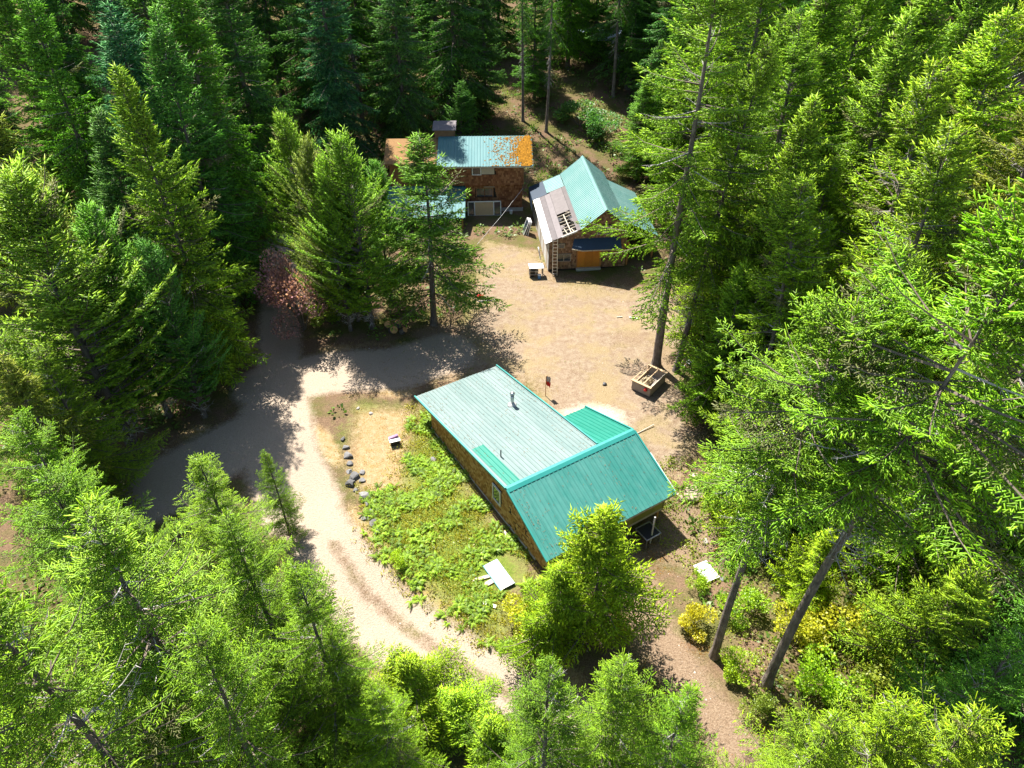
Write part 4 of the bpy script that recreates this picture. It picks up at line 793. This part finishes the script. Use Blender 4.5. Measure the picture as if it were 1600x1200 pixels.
V = (np.column_stack([P, z - .004])[:, None] + oc[None] * s[:, None, None] * g_.uniform(.6, 1.4, (n, 5, 3))).reshape(-1, 3); o_ = np.arange(n)[:, None] * 5
F = np.concatenate([o_ + np.array([[k, (k + 1) % 4, 4]]) for k in range(4)])
tag(link('gravel', np_mesh('gravel', V, F, np.repeat(g_.random((n, 1)), 5, 0).repeat(3, 1)), M['stone_pale']), 'loose pebbles strewn over the dirt road and yard', 'gravel', kind='stuff')
P = scatter(9000, (-24, 24, 12, 72), lambda P: np.clip(sm(seg_dist(P, PATH) - 2.2, 1.2) * .8 + forest(P) * .25 + sm(poly_sd(P, YARD), 2) * .1, 0, 1) * free(P), 11)
n = len(P); th = g_.uniform(0, 6.28, n); V, F, tn = cones(np.column_stack([P, hz(P) + .012]), np.column_stack([np.cos(th), np.sin(th), g_.uniform(-.02, .08, n)]), g_.uniform(.1, .7, n), np.full(n, .009), g_.random((n, 3)), g_)
tag(link('fallen_twigs', np_mesh('fallen_twigs', V, F, tn), M['drytwig']), 'fallen twigs littering footpath and wood edge', 'twigs', kind='stuff')

# ------------------------------------------------------------------ loose things round the yard
def rock(name, x, y, r, mat, label, group=None, seed=0, flat=.7):
    q = random.Random(seed); import bmesh
    bm = bmesh.new(); bmesh.ops.create_icosphere(bm, subdivisions=2, radius=1); a = [Vector((q.gauss(0, 1), q.gauss(0, 1), q.gauss(0, 1))).normalized() for _ in range(9)]; d = [q.uniform(.42, .75) for _ in a]
    for v in bm.verts:
        for n_, k in zip(a, d):
            e = v.co.dot(n_) - k
            if e > 0: v.co -= n_ * e
        v.co *= q.uniform(.95, 1.05); v.co = Vector((v.co.x * r * 1.15, v.co.y * r, v.co.z * r * flat))
    me = bpy.data.meshes.new(name); bm.to_mesh(me); bm.free(); t = me.attributes.new('tint', 'FLOAT_COLOR', 'POINT'); k = q.random(); t.data.foreach_set('color', [k] * (4 * len(me.vertices)))
    o = link(name, me, mat); o.location = (x, y, hz1(x, y) + r * flat * .28); o.rotation_euler = (0, 0, q.uniform(0, 6)); return tag(o, label, 'rock', group)
RK = [(-11.40, 35.02), (-11.12, 34.22), (-10.82, 33.49), (-10.73, 32.73), (-10.37, 32.15), (-10.41, 31.64), (-10.01, 31.03), (-9.88, 32.73), (-9.38, 30.43), (-9.05, 29.85), (-8.78, 29.17), (-9.03, 28.71), (-8.44, 28.26), (-8.12, 27.62), (-9.75, 31.92), (-11.71, 35.78)]
for i, p in enumerate(RK):
    big = i in (1, 4, 5, 8); rock('edging_rock', p[0], p[1], random.uniform(.36, .46) if big else random.uniform(.18, .3), M['stone'], '%s grey rock in the edging along the road bend, %s from the top' % ('larger' if big else 'small', ['second', 'third', 'fourth', 'fifth', 'sixth', 'eighth', 'ninth', 'seventh', 'eleventh', 'twelfth', 'thirteenth', 'fourteenth', 'fifteenth', 'last', 'tenth', 'first'][i]), 'rocks edging the road bend', 40 + i)
p = (11.55, 30.92); rock('boulder', p[0], p[1], .85, M['rock_brown'], 'large flat-topped brown boulder right of the house', None, 71, .6)
p = (10.88, 30.81); rock('boulder', p[0], p[1], .4, M['rock_brown'], 'smaller pale boulder left of the large brown boulder', None, 72)
p = (11.90, 32.49); rock('boulder', p[0], p[1], .38, M['rock_brown'], 'pinkish boulder above the large brown boulder', None, 73)
for (p, r, l, m_) in (((-3.91, 102.25), .9, 'pale boulder at the foot of the drooping pale trunk fir', 'stone'), ((-11.19, 39.02), .16, 'pale stone in the dry grass nearest the road', 'stone_pale'), ((-10.18, 38.53), .16, 'pale stone in the dry grass below the shaded road', 'stone_pale'),
                  ((-5.37, 33.79), .3, 'grey rock among the ferns beside the house wall', 'stone'), ((13.05, 28.56), .22, 'pale stone among weeds right of the house', 'stone_pale'), ((11.80, 27.67), .25, 'flat pale stone near the shadow corner right of the house', 'stone_pale'), ((12.20, 24.88), .2, 'small stone near the white board', 'stone')):
    rock('stone', p[0], p[1], r, M[m_], l, None, int(r * 1000) + len(l))
def at(p, dz=0): return (p[0], p[1], hz1(*p) + dz)
# open wooden crate at the tall fir
p = (10.34, 41.07); cr = empty('wooden_crate', (10.35, 41.85, hz1(10.35, 41.85)), R(-39), 'open-topped wooden crate with a lumber frame at the tall fir', 'crate')
W2, L2, HC = .78, 1.18, .86
for nm, q in (('side_panel', (-W2, -L2, 0, W2, -L2 + .03, HC)), ('side_panel', (-W2, L2 - .03, 0, W2, L2, HC)), ('side_panel', (-W2, -L2 + .03, 0, -W2 + .03, L2 - .03, HC * .45)), ('side_panel', (W2 - .03, -L2 + .03, 0, W2, L2 - .03, HC))):
    b = MB(); b.box(q[0], q[1], q[2] + .05, *q[3:]); b.build(nm, M['wood_grey'], cr)
b = MB(); b.box(-W2 + .03, -L2 + .03, .05, W2 - .03, L2 - .03, .1); b.build('floor', M['wood_grey'], cr)
for y in (-L2, L2): b = MB(); b.box(-W2 - .06, y - .1, HC, W2 + .06, y + .1, HC + .06); b.build('top_rail', M['wood_new'], cr)
for x in (-W2, -W2 + .3, .1, W2): b = MB(); b.box(x - .035, -L2 + .1, HC + .005, x + .035, L2 - .1, HC + .06); b.build('top_rail', M['wood_new'] if x < .5 else M['wood_pale'], cr)
for x in (-W2 + .07, W2 - .07):
    for y in (-L2 + .07, L2 - .07): b = MB(); b.box(x - .035, y - .035, .05, x + .035, y + .035, HC); b.build('corner_post', M['wood_new'], cr)
b = MB(); q = random.Random(5); pts = []; N = 9
for i in range(N):
    for j in range(N):
        u, v_ = i / (N - 1) - .5, j / (N - 1) - .5; pts.append((-.25 + u * .8, -.1 + v_ * 1.7, .12 + max(0, .55 - 1.6 * (u * u + v_ * v_)) * q.uniform(.75, 1.15)))
b.add(pts, [(i * N + j, i * N + j + 1, (i + 1) * N + j + 1, (i + 1) * N + j) for i in range(N - 1) for j in range(N - 1)]); hp = b.build('canvas_heap', M['tan'], None); hp.location = cr.location; hp.rotation_euler = cr.rotation_euler; tag(hp, 'tan canvas heaped inside the open wooden crate', 'canvas')
b = MB(); b.tube([(.42, -L2 - .06, .50), (.42, -L2 - .06, .60), (.42, -L2 - .06, .74)], [.13, .15, .08], 10); fb = b.build('red_bucket', M['red'], None); fb.matrix_basis = cr.matrix_basis; fb.location = cr.location; fb.rotation_euler = cr.rotation_euler; tag(fb, 'small red can hanging on the front of the crate', 'can')
# white junk behind the leaning fir
for i, (p, s, l) in enumerate((((14.04, 44.56), .35, 'white crumpled bag behind the leaning fir, right one'), ((13.40, 44.06), .25, 'white crumpled bag at the leaning fir trunk, left one'))):
    rock('white_bag', p[0], p[1], s, M['white'], l, None, 80 + i)['category'] = 'bag'
# garden banner on its pole
fp = (2.5, 40.6); fl = empty('garden_banner', at(fp), 0, 'red and white banner on a short wooden pole behind the house', 'banner')
b = MB(); b.tube([(0, 0, -.2), (0, 0, 1.9)], .03, 6); b.build('pole', M['cedar_post'], fl)
for nm, z0, z1, m_ in (('cloth', 1.05, 1.45, 'red'), ('cloth', 1.45, 1.9, 'white_worn')):
    b = MB(); N = 9; top = [(.02 + .33 * k / 8, .05 * math.sin(k * 1.6), z1 - .02 * k) for k in range(N)]; bot = [(.02 + .3 * k / 8, .07 * math.sin(k * 1.5 + .6), z0 - .03 * k) for k in range(N)]
    b.add(top + bot, [(k, k + 1, N + k + 1, N + k) for k in range(N - 1)]); b.add([(x, y + .012, z) for x, y, z in top + bot], [(k + 1, k, N + k, N + k + 1) for k in range(N - 1)]); b.build(nm, M[m_], fl)
# log rounds
LP = [(-10.50, 49.73), (-10.04, 49.07), (-9.64, 49.73), (-10.05, 50.40), (-9.26, 48.88)]
for i, p in enumerate(LP):
    b = MB(); r = (.3, .34, .3, .26, .24)[i]; b.tube([(0, 0, 0), (0, 0, .5)], [r, r * .96], 14); lg = empty('log_round', at(p, .12), 0, ['cut log round at the left of the woodpile by the bushy tree', 'largest cut log round at the front of the woodpile', 'cut log round in the middle of the woodpile', 'log round at the back of the woodpile', 'small log round at the right front of the woodpile'][i], 'log', 'cut log rounds')
    b.build('bark_side', M['bark'], lg); c = MB(); c.tube([(0, 0, .502), (0, 0, .515)], r * .95, 14); c.build('cut_face', M['logcut'], lg); lg.rotation_euler = (R(-(38, 50, 8, 62, 40)[i]) * -1, R((12, -8, 4, 20, 30)[i]), R(i * 40 % 60))
# storage tote in the dry grass
tb = empty('storage_tote', at((-8.09, 35.53)), R(20), 'dark plastic tote with white edge standing on the dry grass', 'tote')
b = MB(); b.hexa([(-.28, -.2, 0), (.28, -.2, 0), (.28, .2, 0), (-.28, .2, 0), (-.34, -.25, .42), (.34, -.25, .42), (.34, .25, .42), (-.34, .25, .42)]); b.build('tub', M['black'], tb)
b = MB(); b.box(-.37, -.28, .42, .37, .0, .46).box(-.37, .0, .422, -.1, .28, .458); b.build('lid', M['white'], tb); b = MB(); b.hexa([(-.36, .02, .46), (.3, .02, .46), (.3, .3, .40), (-.36, .3, .40), (-.36, .05, .52), (.3, .1, .62), (.3, .32, .58), (-.36, .3, .5)]); b.build('folded_cloth', M['purple'], tb)
# stacked roofing sheets, planks, boards
ss = empty('roofing_sheet_stack', at((-0.69, 24.62), .1), R(-58), 'stack of white and teal ribbed roofing sheets lying by the house', 'roofing sheets')
for k in range(3):
    ribbed('roofing_sheet', ss, M['white'] if k else M['trim'], (-1.0 + .05 * k, -.56 + .06 * k, .05 + .03 * k), (0, 1, 0), (2.0 - .06 * k, 0, 0), .98 - .09 * k, 1, .24, .02)
for i, (p, L, wd, a, mt, l) in enumerate((((-1.57, 24.45), 1.5, .22, 200, 'wood_pale', 'pale plank sticking out left of the roofing sheets, upper one'), ((-1.34, 24.06), 1.2, .3, 215, 'wood_pale', 'pale board left of the roofing sheets, lower one'), ((-1.23, 22.65), .8, .2, -22, 'white', 'short white plank lying near the road edge'), ((12.87, 27.47), 1.9, .08, 38, 'cedar_post', 'orange-brown pole lying right of the house'),
        ((10.46, 50.99), .8, .14, -20, 'white_worn', 'pale scrap board lying in the middle of the yard'), ((9.27, 51.19), .5, .1, 5, 'wood_pale', 'small pale scrap left of the yard scrap board'), ((-0.35, 27.42), .9, .35, -58, 'wood_pale', 'pale rubble board against the house foundation'), ((8.98, 36.56), 2.6, .05, 34, 'wood_grey', 'thin grey stick lying across the yard near the dark roof'))):
    b = MB(); b.box(-L / 2, -wd / 2, 0, L / 2, wd / 2, .05); o = b.build('plank', M[mt]); o.location = at(p, .03); o.rotation_euler = (R(2), R(-2), R(a)); tag(o, l, 'plank')
b = MB(); b.box(-.5, -.62, 0, .5, .62, .04); o = b.build('white_board', M['white']); o.location = at((11.33, 25.28), .25); o.rotation_euler = (R(4), R(7), R(28)); tag(o, 'flat white board lying among weeds right of the path', 'board')
# metal frame and pole under the house eave
mf = empty('tube_frame', (HOUSE_O[0], HOUSE_O[1], 0), R(32), 'square grey metal tube frame standing under the house eave', 'frame'); zq = 0.0
for a, c in (((6.4, -13.05), (6.4, -14.1)), ((6.4, -14.1), (7.5, -14.1)), ((7.5, -14.1), (7.5, -13.05)), ((7.5, -13.05), (6.4, -13.05))):
    b = MB(); b.bar((*a, zq), (*c, zq), .06); b.build('rail', M['steel'], mf)
for x, y in ((6.4, -13.05), (6.4, -14.1), (7.5, -14.1), (7.5, -13.05)): b = MB(); b.box(x - .025, y - .025, -1.1, x + .025, y + .025, -.03); b.build('leg', M['steel'], mf)
b = MB(); b.box(6.45, -14.05, -.04, 7.45, -13.1, -.02); b.build('mesh_top', M['black'], mf)
q = HOUSE_O + HX * 6.95 + HY * -13.9
b = MB(); b.tube([(0, 0, -.2), (0, 0, 2.6)], .05, 8); o = b.build('pole', M['white_worn']); o.location = (q[0], q[1], -1.0); tag(o, 'pale pole propping the front eave behind the tube frame', 'pole')
# barn yard things
ld = empty('ladder', at((4.0, 58.05)), R(4), 'aluminium ladder leaning against the left corner of the barn', 'ladder')
for x in (-.21, .21): b = MB(); b.bar((x, 0, 0), (x, .62, 3.55), .05, .09); b.build('rail', M['alu'], ld)
for k in range(11): t = (k + .6) / 11.4; b = MB(); b.bar((-.2, .62 * t, 3.55 * t), (.2, .62 * t, 3.55 * t), .05, .05); b.build('rung', M['alu'], ld)
wb = empty('workbench', at((2.35, 58.1)), R(4), 'cluttered workbench with white top beside the ladder', 'bench')
b = MB(); b.hexa([(-.75, -.35, .95), (.6, -.35, .95), (.55, .5, 1.0), (-.8, .5, 1.0), (-.75, -.35, 1.0), (.6, -.35, 1.0), (.55, .5, 1.05), (-.8, .5, 1.05)]); b.build('top', M['white'], wb)
for z in (.25, .6): b = MB(); b.box(-.7, -.3, z, .1, .4, z + .04); b.build('shelf', M['wood_pale'], wb)
for x in (-.7, .5):
    for y in (-.3, .4): b = MB(); b.box(x - .04, y - .04, -.1, x + .04, y + .04, .95); b.build('leg', M['wood_grey'], wb)
for i, (x, z, m_, nm, l) in enumerate(((-.5, .02, 'black', 'black_tub', 'black tub on the ground under the workbench'), (-.45, .29, 'black', 'dark_box', 'dark box on the lower bench shelf'), (-.4, .64, 'black', 'dark_box', 'dark box on the upper bench shelf'))):
    b = MB(); b.hexa([(-.2, -.2, 0), (.2, -.2, 0), (.2, .2, 0), (-.2, .2, 0), (-.24, -.22, .24), (.24, -.22, .24), (.24, .22, .24), (-.24, .22, .24)]); o = b.build(nm, M[m_]); o.location = (2.35 + x, 58.08, hz1(2.35, 58.1) + z); tag(o, l, 'box')
for i, (x, y, m_, l) in enumerate(((2.55, 57.62, 'blue', 'small blue and white bucket in front of the workbench'), (-.1, 71.3, 'white', 'white bucket standing at the cabin wall'))):
    b = MB(); b.tube([(0, 0, 0), (0, 0, .38)], [.14, .17], 12); bk = empty('bucket', at((x, y)), 0, l, 'bucket'); b.build('body', M[m_], bk); b = MB(); b.tube([(0, 0, .37), (0, 0, .40)], .18, 12); b.build('rim', M['white'], bk)
hp = empty('white_hoop', (2.62, 60.6, 1.0), R(5.5), 'white oval hoop hung on the left wall of the barn', 'hoop')
b = MB(); b.tube([(0, .36 * math.cos(k * math.pi / 12), .62 * math.sin(k * math.pi / 12)) for k in range(25)], .06, 6, False); b.build('rim', M['white'], hp)
b = MB(); b.bar((0, 0, -.6), (0, 0, .6), .03).bar((0, -.34, 0), (0, .34, 0), .03); b.build('spokes', M['steel'], hp); hp.rotation_euler = (0, R(-10), R(5.5))
for k in range(3):
    wl = empty('old_window_sash', (1.55 - .2 * k, 66.6 + .1 * k, hz1(1.5, 66.6)), R(8), ['white window sash nearest the barn wall, leaning', 'white window sash in the middle of the leaning three', 'outermost white window sash of the leaning three'][k], 'window', 'window sashes leaning on the barn'); wl.rotation_euler = (0, R(14 + 3 * k), R(8))
    b = MB()
    for a, c in (((0, -.5, 0), (0, .5, 0)), ((0, -.5, 1.5), (0, .5, 1.5)), ((0, -.5, 0), (0, -.5, 1.5)), ((0, .5, 0), (0, .5, 1.5))): b.bar(a, c, .07)
    b.build('frame', M['white'], wl); b = MB(); b.box(-.008, -.46, .04, .008, .46, 1.46); b.build('pane', M['glass'], wl)
# big white window frame leaning below the cabin
wf = empty('patio_window', (-2.95, 70.9, hz1(-3, 70.5) - .05), R(3), 'large white framed patio window leaning on the cabin wall', 'window'); wf.rotation_euler = (R(-12), 0, R(3))
b = MB()
for a, c in (((-1.75, 0, 0), (1.75, 0, 0)), ((-1.75, 0, 1.5), (1.75, 0, 1.5)), ((-1.75, 0, 0), (-1.75, 0, 1.5)), ((1.75, 0, 0), (1.75, 0, 1.5)), ((-1.05, 0, 0), (-1.05, 0, 1.5)), ((1.0, 0, 0), (1.0, 0, 1.5))): b.bar(a, c, .1)
b.build('frame', M['white'], wf)
for x0, x1, m_ in ((-1.7, -1.1, 'glass'), (-1.0, .95, 'wood_new'), (1.05, 1.7, 'glass')): b = MB(); b.box(x0, -.01, .05, x1, .01, 1.45); b.build('pane' if m_ == 'glass' else 'board', M[m_], wf)
b = MB(); b.tube([(1.15, 71.0, 3.0), (-1.2, 67.5, 1.4), (-3.5, 64.2, .05)], .016, 5); tag(b.build('guy_line', M['white_worn']), 'pale line running from the cabin wall down to the ground', 'line')
# tarp far behind the barn
tp = (13.59, 113.04); b = MB(); N = 9; q = random.Random(9)
pts = [(tp[0] + (i / 8 - .5) * 8, tp[1] + (j / 8 - .5) * 6, hz1(tp[0], tp[1]) + 3.2 - .9 * abs(j / 8 - .5) * 2 + q.uniform(-.15, .15)) for i in range(N) for j in range(N)]
b.add(pts, [(i * N + j, i * N + j + 1, (i + 1) * N + j + 1, (i + 1) * N + j) for i in range(8) for j in range(8)]); tag(b.build('tarp', M['tarp_white']), 'blue and white tarp shelter far behind the barn among trees', 'tarp')
# red and white things beyond the lone fir
b = MB(); N = 6; q = random.Random(2); p = (-2.86, 54.18); pts = [(p[0] + (i / 5 - .5) * .65, p[1] + (j / 5 - .5) * .55, hz1(*p) + .05 + q.uniform(0, .3)) for i in range(N) for j in range(N)]
b.add(pts, [(i * N + j, i * N + j + 1, (i + 1) * N + j + 1, (i + 1) * N + j) for i in range(5) for j in range(5)]); tag(b.build('red_cloth', M['red']), 'crumpled red cloth on the ground right of the lone fir', 'cloth')
for i, (x, a, l) in enumerate(((758, 10, 'white pipe lying right of the crumpled red cloth'), (742, -30, 'white pipe lying left of the crumpled red cloth'))):
    p = ((-2.16, 53.65), (-3.57, 54.61))[i]; b = MB(); b.tube([(-.9, 0, 0), (.9, 0, 0)], .04, 6); o = b.build('pipe', M['white']); o.location = at(p, .06); o.rotation_euler = (0, 0, R(a)); tag(o, l, 'pipe')
p = (7.06, 41.99); rock('black_pot', p[0], p[1], .2, M['black'], 'small dark lump on the dirt right of the banner', None, 90)['category'] = 'lump'

print('triangles', sum(len(m.loops) - 2 * len(m.polygons) for m in bpy.data.meshes))
